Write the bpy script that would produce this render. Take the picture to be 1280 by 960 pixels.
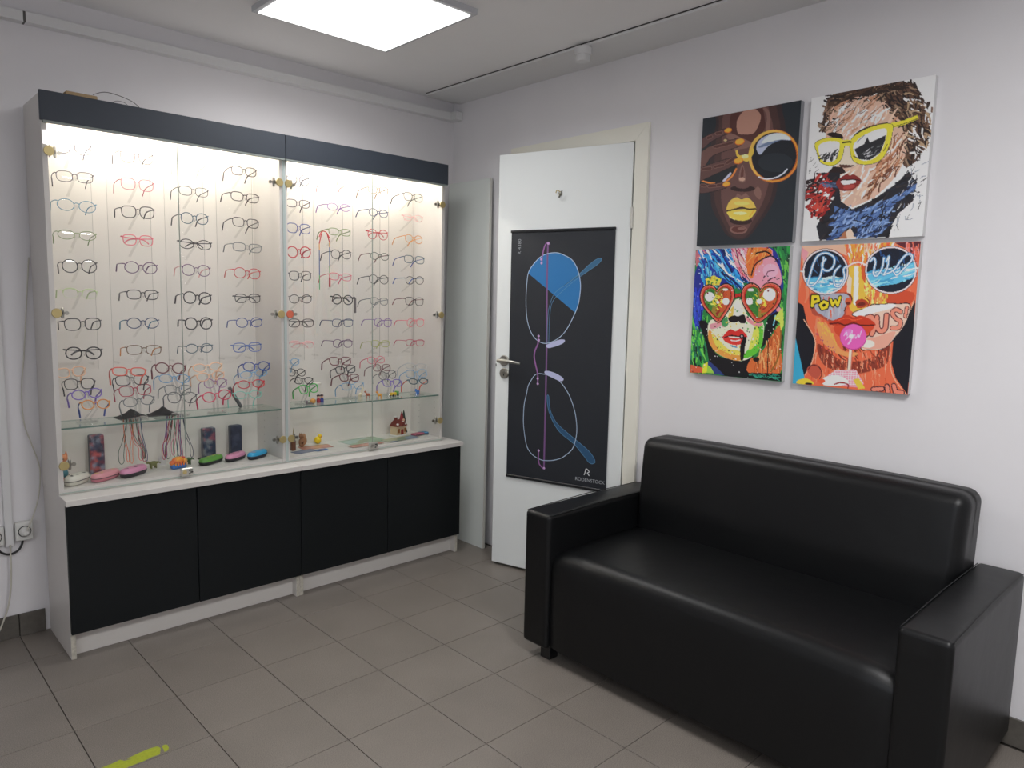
import bpy, bmesh, math, random
import numpy as np
from mathutils import Vector, Matrix

for o in list(bpy.data.objects):
    bpy.data.objects.remove(o, do_unlink=True)
SC = bpy.context.scene
COL = SC.collection
R = math.radians
PI = math.pi

# ------------------------------------------------------------------ camera
CAM = dict(loc=(-2.5886, -3.2267, 1.3265), yaw=-43.6695, pitch=-6.4845, roll=1.3029, f=904.4354)
cd = bpy.data.cameras.new('camera')
cam = bpy.data.objects.new('camera', cd)
COL.objects.link(cam)
cd.sensor_width = 36.0
cd.lens = CAM['f'] / 1280 * 36.0
cd.clip_start = 0.02
y_, p_, r_ = R(CAM['yaw']), R(CAM['pitch']), R(CAM['roll'])
fw = Vector((math.sin(-y_) * math.cos(p_), math.cos(-y_) * math.cos(p_), math.sin(p_)))
rt = Vector((math.cos(-y_), -math.sin(-y_), 0))
up = rt.cross(fw)
rt2 = rt * math.cos(r_) + up * math.sin(r_)
up2 = -rt * math.sin(r_) + up * math.cos(r_)
m3 = Matrix((rt2, up2, -fw)).transposed()
cam.matrix_world = Matrix.Translation(CAM['loc']) @ m3.to_4x4()
SC.camera = cam

# ------------------------------------------------------------------ world, exposure, light levels
w = bpy.data.worlds.new('world')
SC.world = w
w.use_nodes = True
w.node_tree.nodes['Background'].inputs[0].default_value = (0.85, 0.91, 1.0, 1)
w.node_tree.nodes['Background'].inputs[1].default_value = 2.2
SC.view_settings.view_transform = 'Standard'
SC.view_settings.look = 'None'
SC.view_settings.gamma = 1.0
SC.view_settings.use_curve_mapping = False
SC.view_settings.exposure = 0.0
SC.cycles.transparent_max_bounces = 32      # many clear layers behind one another in the cabinets
LAMP_NEAR_CABINET = 8.5     # emission of the ceiling lamp in view
LAMP_NEAR_CAMERA = 34.0     # the like lamps further into the room, the left one added as fill
LAMP_CABINET = 80.0          # tube lamps inside the display cabinet

# ------------------------------------------------------------------ helpers
def lin(c):
    return tuple(((v / 255) / 12.92 if v / 255 <= 0.04045 else ((v / 255 + 0.055) / 1.055) ** 2.4) for v in c)

def tag(o, label=None, cat=None, group=None, kind=None):
    if label: o['label'] = label
    if cat: o['category'] = cat
    if group: o['group'] = group
    if kind: o['kind'] = kind
    return o

def empty(name, loc=(0, 0, 0), rz=0.0, label=None, cat=None, group=None, kind=None, parent=None):
    o = bpy.data.objects.new(name, None)
    COL.objects.link(o)
    o.empty_display_size = 0.05
    o.location = loc
    o.rotation_euler = (0, 0, rz)
    if parent: o.parent = parent
    return tag(o, label, cat, group, kind)

class MB:
    """collects boxes, tubes, lathes ... and links them as one mesh"""
    def __init__(s):
        s.v = []; s.f = []
    def add(s, v, f):
        n = len(s.v)
        s.v += [tuple(p) for p in v]
        s.f += [tuple(i + n for i in q) for q in f]
        return s
    def box(s, a, b, ch=0.0):
        x0, y0, z0 = [min(p, q) for p, q in zip(a, b)]
        x1, y1, z1 = [max(p, q) for p, q in zip(a, b)]
        if ch <= 0:
            v = [(x0, y0, z0), (x1, y0, z0), (x1, y1, z0), (x0, y1, z0), (x0, y0, z1), (x1, y0, z1), (x1, y1, z1), (x0, y1, z1)]
            f = [(0, 3, 2, 1), (4, 5, 6, 7), (0, 1, 5, 4), (1, 2, 6, 5), (2, 3, 7, 6), (3, 0, 4, 7)]
            return s.add(v, f)
        c = min(ch, (x1 - x0) / 2.01, (y1 - y0) / 2.01, (z1 - z0) / 2.01)
        bm = bmesh.new()
        r = bmesh.ops.create_cube(bm, size=1)
        for p in bm.verts:
            p.co = Vector((x0 if p.co.x < 0 else x1, y0 if p.co.y < 0 else y1, z0 if p.co.z < 0 else z1))
        bmesh.ops.bevel(bm, geom=bm.edges[:], offset=c, segments=1, affect='EDGES')
        bm.verts.index_update()
        s.add([p.co[:] for p in bm.verts], [[q.index for q in fc.verts] for fc in bm.faces])
        bm.free()
        return s
    def tube(s, pts, r, n=6, closed=False, caps=True):
        pts = [Vector(p) for p in pts]
        m = len(pts)
        rr = r if isinstance(r, (list, tuple)) else [r] * m
        v = []; f = []
        prev = None
        for i, p in enumerate(pts):
            a = pts[(i - 1) % m] if (closed or i > 0) else p
            b = pts[(i + 1) % m] if (closed or i < m - 1) else p
            t = (b - a)
            if t.length < 1e-9: t = Vector((0, 0, 1))
            t.normalize()
            if prev is None:
                u = t.cross(Vector((0, 0, 1)))
                if u.length < 0.2: u = t.cross(Vector((0, 1, 0)))
            else:
                u = prev - t * prev.dot(t)
            u.normalize(); prev = u
            w_ = t.cross(u)
            for k in range(n):
                a_ = 2 * PI * k / n
                v.append(p + (u * math.cos(a_) + w_ * math.sin(a_)) * rr[i])
        for i in range(m if closed else m - 1):
            j = (i + 1) % m
            for k in range(n):
                l = (k + 1) % n
                f.append((i * n + k, i * n + l, j * n + l, j * n + k))
        if not closed and caps:
            f.append(tuple(range(n))[::-1]); f.append(tuple((m - 1) * n + k for k in range(n)))
        return s.add(v, f)
    def prism(s, pts, axis, a, b):
        """outline pts (2D) pushed along an axis from a to b; 2D order: x->(y,z) y->(x,z) z->(x,y)"""
        def P(p, t):
            return {'x': (t, p[0], p[1]), 'y': (p[0], t, p[1]), 'z': (p[0], p[1], t)}[axis]
        n = len(pts)
        v = [P(p, a) for p in pts] + [P(p, b) for p in pts]
        f = [tuple(range(n)), tuple(range(n, 2 * n))[::-1]]
        f += [(i, i + n, (i + 1) % n + n, (i + 1) % n) for i in range(n)]
        return s.add(v, f)
    def lathe(s, prof, c=(0, 0, 0), n=16, axis='z'):
        v = []; f = []
        for r, h in prof:
            for k in range(n):
                a = 2 * PI * k / n
                x, y = r * math.cos(a), r * math.sin(a)
                q = (x, y, h) if axis == 'z' else ((x, h, y) if axis == 'y' else (h, x, y))
                v.append((c[0] + q[0], c[1] + q[1], c[2] + q[2]))
        for i in range(len(prof) - 1):
            for k in range(n):
                l = (k + 1) % n
                f.append((i * n + k, i * n + l, (i + 1) * n + l, (i + 1) * n + k))
        f.append(tuple(range(n))[::-1]); f.append(tuple((len(prof) - 1) * n + k for k in range(n)))
        return s.add(v, f)
    def ball(s, c, r, n=12, m=8, rz=0.0):
        rx, ry, rz_ = (r, r, r) if not isinstance(r, (tuple, list)) else r
        v = []; f = []
        ca, sa = math.cos(rz), math.sin(rz)
        for i in range(1, m):
            t = PI * i / m
            for k in range(n):
                a = 2 * PI * k / n
                x, y, z = rx * math.sin(t) * math.cos(a), ry * math.sin(t) * math.sin(a), rz_ * math.cos(t)
                v.append((c[0] + x * ca - y * sa, c[1] + x * sa + y * ca, c[2] + z))
        for i in range(m - 2):
            for k in range(n):
                l = (k + 1) % n
                f.append((i * n + k, (i + 1) * n + k, (i + 1) * n + l, i * n + l))
        top = len(v); v.append((c[0], c[1], c[2] + rz_)); v.append((c[0], c[1], c[2] - rz_))
        for k in range(n):
            l = (k + 1) % n
            f.append((top, k, l)); f.append((top + 1, (m - 2) * n + l, (m - 2) * n + k))
        return s.add(v, f)
    def rbox(s, a, b, r, n=4, mid=6, shape=None):
        """box with round edges; shape(x,y,z)->(x,y,z) may bulge it"""
        lo = Vector([min(p, q) for p, q in zip(a, b)]); hi = Vector([max(p, q) for p, q in zip(a, b)])
        c = (lo + hi) / 2; h = (hi - lo) / 2
        r = min(r, h.x, h.y, h.z)
        def coords(hh):
            inn = hh - r
            e = [math.tan(PI / 4 * k / n) * r for k in range(1, n + 1)]
            left = [-(inn + x) for x in e[::-1]]
            return left + [-inn + 2 * inn * k / mid for k in range(mid + 1)] + [inn + x for x in e]
        C = [coords(h.x), coords(h.y), coords(h.z)]
        idx = {}; v = []; f = []
        def vid(q):
            key = tuple(round(t, 7) for t in q)
            if key in idx: return idx[key]
            inner = [max(-(h[i] - r), min(h[i] - r, q[i])) for i in range(3)]
            d = Vector([q[i] - inner[i] for i in range(3)])
            if d.length > 1e-9: d = d.normalized() * r
            p = [inner[i] + d[i] for i in range(3)]
            if shape: p = shape(p[0] / h.x, p[1] / h.y, p[2] / h.z, p)
            idx[key] = len(v); v.append((c.x + p[0], c.y + p[1], c.z + p[2]))
            return idx[key]
        for ax in range(3):
            i1, i2 = (ax + 1) % 3, (ax + 2) % 3
            for sg in (-1, 1):
                for i in range(len(C[i1]) - 1):
                    for j in range(len(C[i2]) - 1):
                        q = []
                        for di, dj in ((0, 0), (1, 0), (1, 1), (0, 1)):
                            t = [0, 0, 0]
                            t[ax] = sg * h[ax]; t[i1] = C[i1][i + di]; t[i2] = C[i2][j + dj]
                            q.append(vid(t))
                        if len(set(q)) < 3: continue
                        f.append(tuple(q) if sg > 0 else tuple(q[::-1]))
        return s.add(v, f)
    def build(s, name, m, parent=None, smooth=False, label=None, cat=None, group=None, kind=None, loc=None, rz=None):
        me = bpy.data.meshes.new(name)
        me.from_pydata(s.v, [], s.f)
        me.update()
        bm = bmesh.new(); bm.from_mesh(me)
        bmesh.ops.recalc_face_normals(bm, faces=bm.faces[:])
        bm.to_mesh(me); bm.free()
        if smooth:
            me.polygons.foreach_set('use_smooth', [True] * len(me.polygons))
            try: me.set_sharp_from_angle(angle=R(40))
            except Exception: pass
        me.materials.append(m)
        return link(name, me, parent, label, cat, group, kind, loc, rz)

def link(name, me, parent=None, label=None, cat=None, group=None, kind=None, loc=None, rz=None):
    o = bpy.data.objects.new(name, me)
    COL.objects.link(o)
    if parent is not None: o.parent = parent
    if loc is not None: o.location = loc
    if rz is not None: o.rotation_euler = (0, 0, rz)
    return tag(o, label, cat, group, kind)

def curve_pts(pts, k=6, closed=False):
    """Catmull-Rom through 2D or 3D points"""
    P = [Vector(p) for p in pts]; n = len(P); out = []
    rng = n if closed else n - 1
    for i in range(rng):
        p0 = P[(i - 1) % n] if (closed or i > 0) else P[0]
        p1 = P[i]; p2 = P[(i + 1) % n]
        p3 = P[(i + 2) % n] if (closed or i + 2 < n) else P[-1]
        for j in range(k):
            t = j / k
            out.append(0.5 * ((2 * p1) + (-p0 + p2) * t + (2 * p0 - 5 * p1 + 4 * p2 - p3) * t * t + (-p0 + 3 * p1 - 3 * p2 + p3) * t ** 3))
    if not closed: out.append(P[-1])
    return out

# ------------------------------------------------------------------ materials
MATS = {}
def mat(name, rgb, rough=0.5, metal=0.0, spec=0.5, noise=0.0, nscale=40.0, bump=0.0, bscale=200.0, emit=0.0, coat=0.0):
    if name in MATS: return MATS[name]
    m = bpy.data.materials.new(name); m.use_nodes = True
    nt = m.node_tree; b = nt.nodes['Principled BSDF']
    c = lin(rgb)
    b.inputs['Base Color'].default_value = (*c, 1)
    b.inputs['Roughness'].default_value = rough
    b.inputs['Metallic'].default_value = metal
    b.inputs['Specular IOR Level'].default_value = spec
    b.inputs['Coat Weight'].default_value = coat
    if emit:
        b.inputs['Emission Color'].default_value = (*c, 1); b.inputs['Emission Strength'].default_value = emit
    if noise or bump:
        tc = nt.nodes.new('ShaderNodeTexCoord')
    if noise:
        n = nt.nodes.new('ShaderNodeTexNoise'); n.inputs['Scale'].default_value = nscale; n.inputs['Detail'].default_value = 4
        nt.links.new(tc.outputs['Object'], n.inputs['Vector'])
        r = nt.nodes.new('ShaderNodeMapRange')
        r.inputs['From Min'].default_value = 0.3; r.inputs['From Max'].default_value = 0.7
        r.inputs['To Min'].default_value = 1 - noise; r.inputs['To Max'].default_value = 1 + noise
        nt.links.new(n.outputs['Fac'], r.inputs['Value'])
        x = nt.nodes.new('ShaderNodeMix'); x.data_type = 'RGBA'; x.blend_type = 'MULTIPLY'; x.inputs['Factor'].default_value = 1
        x.inputs['A'].default_value = (*c, 1)
        nt.links.new(r.outputs['Result'], x.inputs['B'])
        nt.links.new(x.outputs['Result'], b.inputs['Base Color'])
    if bump:
        n = nt.nodes.new('ShaderNodeTexNoise'); n.inputs['Scale'].default_value = bscale; n.inputs['Detail'].default_value = 3
        nt.links.new(tc.outputs['Object'], n.inputs['Vector'])
        bp = nt.nodes.new('ShaderNodeBump'); bp.inputs['Strength'].default_value = bump; bp.inputs['Distance'].default_value = 0.001
        nt.links.new(n.outputs['Fac'], bp.inputs['Height']); nt.links.new(bp.outputs['Normal'], b.inputs['Normal'])
    MATS[name] = m
    return m

def glass_mat(name, tint, refl=1.0, rough=0.0, ior=1.45):
    if name in MATS: return MATS[name]
    m = bpy.data.materials.new(name); m.use_nodes = True
    nt = m.node_tree; nt.nodes.clear()
    out = nt.nodes.new('ShaderNodeOutputMaterial')
    mx = nt.nodes.new('ShaderNodeMixShader'); tr = nt.nodes.new('ShaderNodeBsdfTransparent'); gl = nt.nodes.new('ShaderNodeBsdfGlossy')
    tr.inputs[0].default_value = (*tint, 1); gl.inputs['Roughness'].default_value = rough
    gl.inputs[0].default_value = (refl, refl, refl, 1)
    fr = nt.nodes.new('ShaderNodeFresnel'); fr.inputs['IOR'].default_value = ior
    ge = nt.nodes.new('ShaderNodeNewGeometry'); inv = nt.nodes.new('ShaderNodeMath'); inv.operation = 'SUBTRACT'; inv.inputs[0].default_value = 1.0
    nt.links.new(ge.outputs['Backfacing'], inv.inputs[1])
    mu = nt.nodes.new('ShaderNodeMath'); mu.operation = 'MULTIPLY'; nt.links.new(fr.outputs[0], mu.inputs[0]); nt.links.new(inv.outputs[0], mu.inputs[1])
    nt.links.new(mu.outputs[0], mx.inputs[0]); nt.links.new(tr.outputs[0], mx.inputs[1]); nt.links.new(gl.outputs[0], mx.inputs[2])
    nt.links.new(mx.outputs[0], out.inputs[0])
    MATS[name] = m
    return m

def emit_mat(name, rgb, strength):
    m = bpy.data.materials.new(name); m.use_nodes = True
    nt = m.node_tree; nt.nodes.clear()
    out = nt.nodes.new('ShaderNodeOutputMaterial'); e = nt.nodes.new('ShaderNodeEmission')
    e.inputs[0].default_value = (*rgb, 1); e.inputs[1].default_value = strength
    nt.links.new(e.outputs[0], out.inputs[0])
    return m

WALL = mat('painted_wall', (229, 227, 229), 0.75, noise=0.02, nscale=3, bump=0.15, bscale=60)
CEIL = mat('ceiling_paint', (240, 239, 239), 0.85, noise=0.02, nscale=2)
MELAIN = mat('cabinet_inside', (230, 226, 218), 0.45, noise=0.012, nscale=8)
PLAST = mat('white_plastic', (222, 222, 222), 0.45)
MELA = mat('white_melamine', (212, 208, 203), 0.42, noise=0.012, nscale=8)
MELAEDGE = mat('chipped_edge', (190, 185, 172), 0.6, noise=0.2, nscale=90)
NAVY = mat('anthracite_front', (46, 53, 63), 0.55, noise=0.02, nscale=20)
BLACKF = mat('black_front', (18, 22, 24), 0.5, spec=0.25)
GROUT = mat('dark_grout', (52, 47, 42), 0.9)
BRASS = mat('brass', (190, 172, 120), 0.38, metal=0.5)
STEEL = mat('steel', (170, 168, 160), 0.3, metal=0.9)
DOORW = mat('door_white', (233, 237, 236), 0.4)
CASING = mat('casing_white', (236, 234, 222), 0.45)
GLASS = glass_mat('cabinet_glass', (0.988, 0.988, 0.988))
SHELF = glass_mat('shelf_glass', (0.86, 0.93, 0.90))
GEDGE = mat('glass_edge', (96, 126, 116), 0.15)
GEDGE3 = mat('door_meeting_edge', (160, 170, 160), 0.2)
GEDGE2 = mat('door_glass_edge', (186, 197, 194), 0.2)
ACRY = glass_mat('clear_acrylic', (0.95, 0.95, 0.945), 1.0, 0.02, 1.4)
ACRS = glass_mat('acrylic_sheet', (0.99, 0.99, 0.99), 1.0, 0.0, 1.25)
LENS = glass_mat('demo_lens', (0.97, 0.975, 0.975), 1.0, 0.0, 1.5)
BLKP = mat('black_plastic', (22, 22, 24), 0.4)

# tile material: speckled grey-brown stoneware, a shade of its own for every tile
TILE = bpy.data.materials.new('stoneware_tile'); TILE.use_nodes = True
nt = TILE.node_tree; b = nt.nodes['Principled BSDF']
b.inputs['Roughness'].default_value = 0.42
oi = nt.nodes.new('ShaderNodeObjectInfo'); tc = nt.nodes.new('ShaderNodeTexCoord')
n1 = nt.nodes.new('ShaderNodeTexNoise'); n1.inputs['Scale'].default_value = 420; n1.inputs['Detail'].default_value = 2
n2 = nt.nodes.new('ShaderNodeTexNoise'); n2.inputs['Scale'].default_value = 5
geo = nt.nodes.new('ShaderNodeNewGeometry')
nt.links.new(geo.outputs['Position'], n1.inputs['Vector']); nt.links.new(geo.outputs['Position'], n2.inputs['Vector'])
rp = nt.nodes.new('ShaderNodeValToRGB')
rp.color_ramp.elements[0].position = 0.3; rp.color_ramp.elements[0].color = (*lin((98, 92, 86)), 1)
rp.color_ramp.elements[1].position = 0.7; rp.color_ramp.elements[1].color = (*lin((146, 138, 130)), 1)
nt.links.new(n1.outputs['Fac'], rp.inputs[0])
mr = nt.nodes.new('ShaderNodeMapRange'); mr.inputs['To Min'].default_value = 0.965; mr.inputs['To Max'].default_value = 1.03
nt.links.new(oi.outputs['Random'], mr.inputs['Value'])
mr2 = nt.nodes.new('ShaderNodeMapRange'); mr2.inputs['From Min'].default_value = 0.3; mr2.inputs['From Max'].default_value = 0.7; mr2.inputs['To Min'].default_value = 0.93; mr2.inputs['To Max'].default_value = 1.05
nt.links.new(n2.outputs['Fac'], mr2.inputs['Value'])
mm = nt.nodes.new('ShaderNodeMath'); mm.operation = 'MULTIPLY'
nt.links.new(mr.outputs[0], mm.inputs[0]); nt.links.new(mr2.outputs[0], mm.inputs[1])
mx = nt.nodes.new('ShaderNodeMix'); mx.data_type = 'RGBA'; mx.blend_type = 'MULTIPLY'; mx.inputs['Factor'].default_value = 1
nt.links.new(rp.outputs[0], mx.inputs['A']); nt.links.new(mm.outputs[0], mx.inputs['B'])
nt.links.new(mx.outputs['Result'], b.inputs['Base Color'])
bp = nt.nodes.new('ShaderNodeBump'); bp.inputs['Strength'].default_value = 0.25; bp.inputs['Distance'].default_value = 0.0006
nt.links.new(n1.outputs['Fac'], bp.inputs['Height']); nt.links.new(bp.outputs['Normal'], b.inputs['Normal'])

# ------------------------------------------------------------------ room shell
H = 2.40
X0, Y0 = -4.25, -5.1
TX, TY, OX, OY = 0.2984, 0.2915, -2.109, 0.0391
fl = MB().box((X0 - .1, Y0 - .1, -0.12), (1.0, 0.1, -0.004)).build('floor', GROUT, kind='structure')
def tile_mesh(wx, wy):
    g = 0.0012; c = 0.0005
    z0, z1 = -0.0038, 0.0
    def ring(i, z): return [(g + i, g + i, z), (wx - g - i, g + i, z), (wx - g - i, wy - g - i, z), (g + i, wy - g - i, z)]
    v = ring(0, z0) + ring(0, z1 - c) + ring(c, z1)
    f = [(8, 9, 10, 11)]
    for a in (0, 4):
        for k in range(4):
            f.append((a + k, a + (k + 1) % 4, a + 4 + (k + 1) % 4, a + 4 + k))
    me = bpy.data.meshes.new('tile'); me.from_pydata(v, [], f); me.update(); me.materials.append(TILE)
    return me
cache = {}
xs = [OX + i * TX for i in range(-8, 8)]; ys = [OY - j * TY for j in range(0, 19)]
for i in range(len(xs) - 1):
    for j in range(len(ys) - 1):
        a, b_ = max(xs[i], X0), min(xs[i + 1], 0.0)
        c, d_ = max(ys[j + 1], Y0), min(ys[j], 0.0)
        if b_ - a < 0.03 or d_ - c < 0.03: continue
        k = (round(b_ - a, 4), round(d_ - c, 4))
        if k not in cache: cache[k] = tile_mesh(*k)
        link('tile', cache[k], fl, loc=(a, c, 0))

MB().box((X0 - .1, 0, -0.05), (0.1, 0.1, H + .05)).build('wall_back', WALL, kind='structure')
DY0, DY1, DZ = -1.268, -0.552, 2.035            # doorway in the right wall
wr = MB().box((0, DY1, -0.05), (0.1, 0.0, H + .05)).box((0, Y0, -0.05), (0.1, DY0, H + .05)).box((0, DY0, DZ), (0.1, DY1, H + .05))
wr.build('wall_right', WALL, kind='structure')
MB().box((X0 - .1, Y0 - .1, -0.05), (0.1, Y0, H + .05)).build('wall_front', WALL, kind='structure')
# unseen left wall; window added so daylight reaches the door and right wall
WY0, WY1, WZ0, WZ1 = -4.4, -2.2, 0.8, 2.1
wl = MB().box((X0 - .1, Y0, -.05), (X0, WY0, H + .05)).box((X0 - .1, WY1, -.05), (X0, 0, H + .05)).box((X0 - .1, WY0, -.05), (X0, WY1, WZ0)).box((X0 - .1, WY0, WZ1), (X0, WY1, H + .05))
wl.build('wall_left', WALL, kind='structure')
wn = empty('added_window_1', (X0 - .05, WY0, WZ0), kind='structure')
fr = MB()
L = WY1 - WY0; HH = WZ1 - WZ0
for a, b_ in (((-.03, 0, 0), (.03, .05, HH)), ((-.03, L - .05, 0), (.03, L, HH)), ((-.03, .05, 0), (.03, L - .05, .05)), ((-.03, .05, HH - .05), (.03, L - .05, HH)), ((-.03, L / 2 - .03, .05), (.03, L / 2 + .03, HH - .05))):
    fr.box(a, b_)
fr.build('added_window_frame', PLAST, wn)
MB().box((-.004, .05, .05), (.004, L / 2 - .03, HH - .05)).build('added_window_pane', GLASS, wn)
MB().box((-.004, L / 2 + .03, .05), (.004, L - .05, HH - .05)).build('added_window_pane', GLASS, wn)
MB().box((X0 - .1, Y0 - .1, H), (0.1, 0.1, H + .1)).build('ceiling', CEIL, kind='structure')
# small closet behind the ajar door
cl = MB()
cl.box((0.9, -1.7, -.05), (0.95, -0.2, H)).box((0.1, -1.75, -.05), (0.95, -1.7, H)).box((0.1, -.2, -.05), (0.95, -.15, H)).box((.1, -1.7, H - .02), (.9, -.2, H))
cl.build('wall_closet', WALL, kind='structure')

# dark tile skirting, tile by tile
SKIRT = mat('skirting_tile', (92, 88, 82), 0.4, noise=0.12, nscale=60)
def skirting(name, runs, axis):
    base = empty(name, (0, 0, 0), kind='structure')
    for a, b_ in runs:
        if axis == 'x': MB().box((a, -0.004, 0), (b_, 0.0, 0.088)).build('mortar', GROUT, base)
        else: MB().box((-0.004, a, 0), (0.0, b_, 0.088)).build('mortar', GROUT, base)
        step, org = (TX, OX) if axis == 'x' else (TY, OY)
        k0 = math.floor((a - org) / step); k1 = math.ceil((b_ - org) / step)
        for k in range(k0, k1):
            p, q = max(a, org + k * step), min(b_, org + (k + 1) * step)
            if q - p < 0.02: continue
            if axis == 'x': MB().box((p + .0015, -0.011, .001), (q - .0015, -0.004, 0.09), .001).build('tile', SKIRT, base)
            else: MB().box((-0.011, p + .0015, .001), (-0.004, q - .0015, 0.09), .001).build('tile', SKIRT, base)
skirting('baseboard_back', [(X0, -2.022), (-0.13, -0.012)], 'x')
skirting('baseboard_right', [(Y0, -1.34), (-.475, -.41)], 'y')

# ------------------------------------------------------------------ trunking, sensor, lamps
tr = empty('trim_1', (0, 0, 0), kind='structure')
def slope_box(x0, x1, z00, z01, z10, z11, y0, y1):
    v = [(x0, y0, z00), (x1, y0, z10), (x1, y1, z10), (x0, y1, z00), (x0, y0, z01), (x1, y0, z11), (x1, y1, z11), (x0, y1, z01)]
    return MB().add(v, [(0, 3, 2, 1), (4, 5, 6, 7), (0, 1, 5, 4), (1, 2, 6, 5), (2, 3, 7, 6), (3, 0, 4, 7)])
slope_box(X0, -2.0, 2.268, 2.305, 2.283, 2.318, -.04, 0).build('trunking_length', PLAST, tr)
slope_box(-1.994, -.045, 2.284, 2.319, 2.297, 2.337, -.04, 0).build('trunking_length', PLAST, tr)
MB().box((-.045, -.08, 2.298), (0, 0, 2.34), .002).build('corner_piece', PLAST, tr)
MB().box((-2.001, -.0405, 2.283), (-1.993, 0, 2.3185)).build('joint', mat('dirty_joint', (90, 88, 86), .8), tr)
tr2 = empty('trim_2', (0, 0, 0), kind='structure')
MB().box((-.225, -4.9, 2.386), (-.0005, -.055, 2.3995), .001).build('ceiling_strip', PLAST, tr2)
MB().box((-.2262, -4.9, 2.3955), (-.2248, -.054, 2.3999)).build('painted_shadow_line', mat('shadow_line_dark', (70, 68, 68), .9), tr2)  # dark strip painted in for the shadow line above the ceiling strip
ms = empty('motion_sensor', (-.215, -1.125, 2.3855), label='small round white motion sensor on the ceiling trunking above the door', cat='sensor')
MB().lathe([(.036, 0), (.036, -.026), (.033, -.03)], n=24).build('base', PLAST, ms, True)
MB().lathe([(.030, -.028), (.030, -.05), (.026, -.056), (.012, -.058), (.001, -.058)], n=24).build('sensor_cap', PLAST, ms, True)
tr3 = empty('trim_3', (-2.126, 0, 0), kind='structure')
MB().box((-.013, -.018, .365), (.013, 0, 2.266), .001).build('duct_cover', PLAST, tr3)
MB().box((-.009, -.02, .375), (.009, -.018, 2.255)).build('duct_lid', PLAST, tr3)

FRM = mat('lamp_frame', (196, 198, 202), 0.4)
def prism_lamp_mat(name, strength):
    m = bpy.data.materials.new(name); m.use_nodes = True
    nt = m.node_tree; nt.nodes.clear()
    out = nt.nodes.new('ShaderNodeOutputMaterial'); e = nt.nodes.new('ShaderNodeEmission')
    tc = nt.nodes.new('ShaderNodeTexCoord'); sp = nt.nodes.new('ShaderNodeSeparateXYZ')
    nt.links.new(tc.outputs['Object'], sp.inputs[0])
    wv = nt.nodes.new('ShaderNodeMath'); wv.operation = 'MULTIPLY'; wv.inputs[1].default_value = 4 * PI / 0.56
    nt.links.new(sp.outputs['X'], wv.inputs[0])
    cs = nt.nodes.new('ShaderNodeMath'); cs.operation = 'COSINE'; nt.links.new(wv.outputs[0], cs.inputs[0])
    mr = nt.nodes.new('ShaderNodeMapRange'); mr.inputs['From Min'].default_value = -1; mr.inputs['From Max'].default_value = 1
    mr.inputs['To Min'].default_value = strength * 0.8; mr.inputs['To Max'].default_value = strength * 1.2
    nt.links.new(cs.outputs[0], mr.inputs['Value']); nt.links.new(mr.outputs[0], e.inputs[1])
    e.inputs[0].default_value = (1.0, 0.99, 0.975, 1)
    nt.links.new(e.outputs[0], out.inputs[0])
    return m
LM = prism_lamp_mat('lamp_diffuser', 1.7)
def ceiling_lamp(x, y, watts, label):
    t = empty('ceiling_lamp', (x, y, H), label=label, cat='lamp', group='square ceiling lamps')
    f = MB()
    s_ = .298; i = .281
    f.box((-s_, -s_, -.022), (s_, -i, 0)).box((-s_, i, -.022), (s_, s_, 0)).box((-s_, -i, -.022), (-i, i, 0)).box((i, -i, -.022), (s_, i, 0))
    f.build('frame', FRM, t)
    MB().box((-i + .0005, -i + .0005, -.027), (i - .0005, i - .0005, -.003), .002).build('diffuser', LM, t)
    ld = bpy.data.lights.new('lamp_light', 'AREA'); ld.shape = 'SQUARE'; ld.size = .54; ld.energy = watts; ld.spread = R(155 if watts < 10 else 178); ld.color = (.985, .98, .985)
    lo = bpy.data.objects.new('lamp_light', ld); COL.objects.link(lo); lo.parent = t; lo.location = (0, 0, -.030)
ceiling_lamp(-1.058, -.782, LAMP_NEAR_CABINET, 'square prismatic ceiling lamp lit above the room near the display cabinet')
ceiling_lamp(-1.5, -3.25, LAMP_NEAR_CAMERA, 'square ceiling lamp over the middle of the room, outside the frame')
ceiling_lamp(-3.1, -3.6, LAMP_NEAR_CAMERA * .5, 'added square fill lamp on the ceiling by the added window, outside the frame')  # lamp added out of view to brighten the door side
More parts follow.
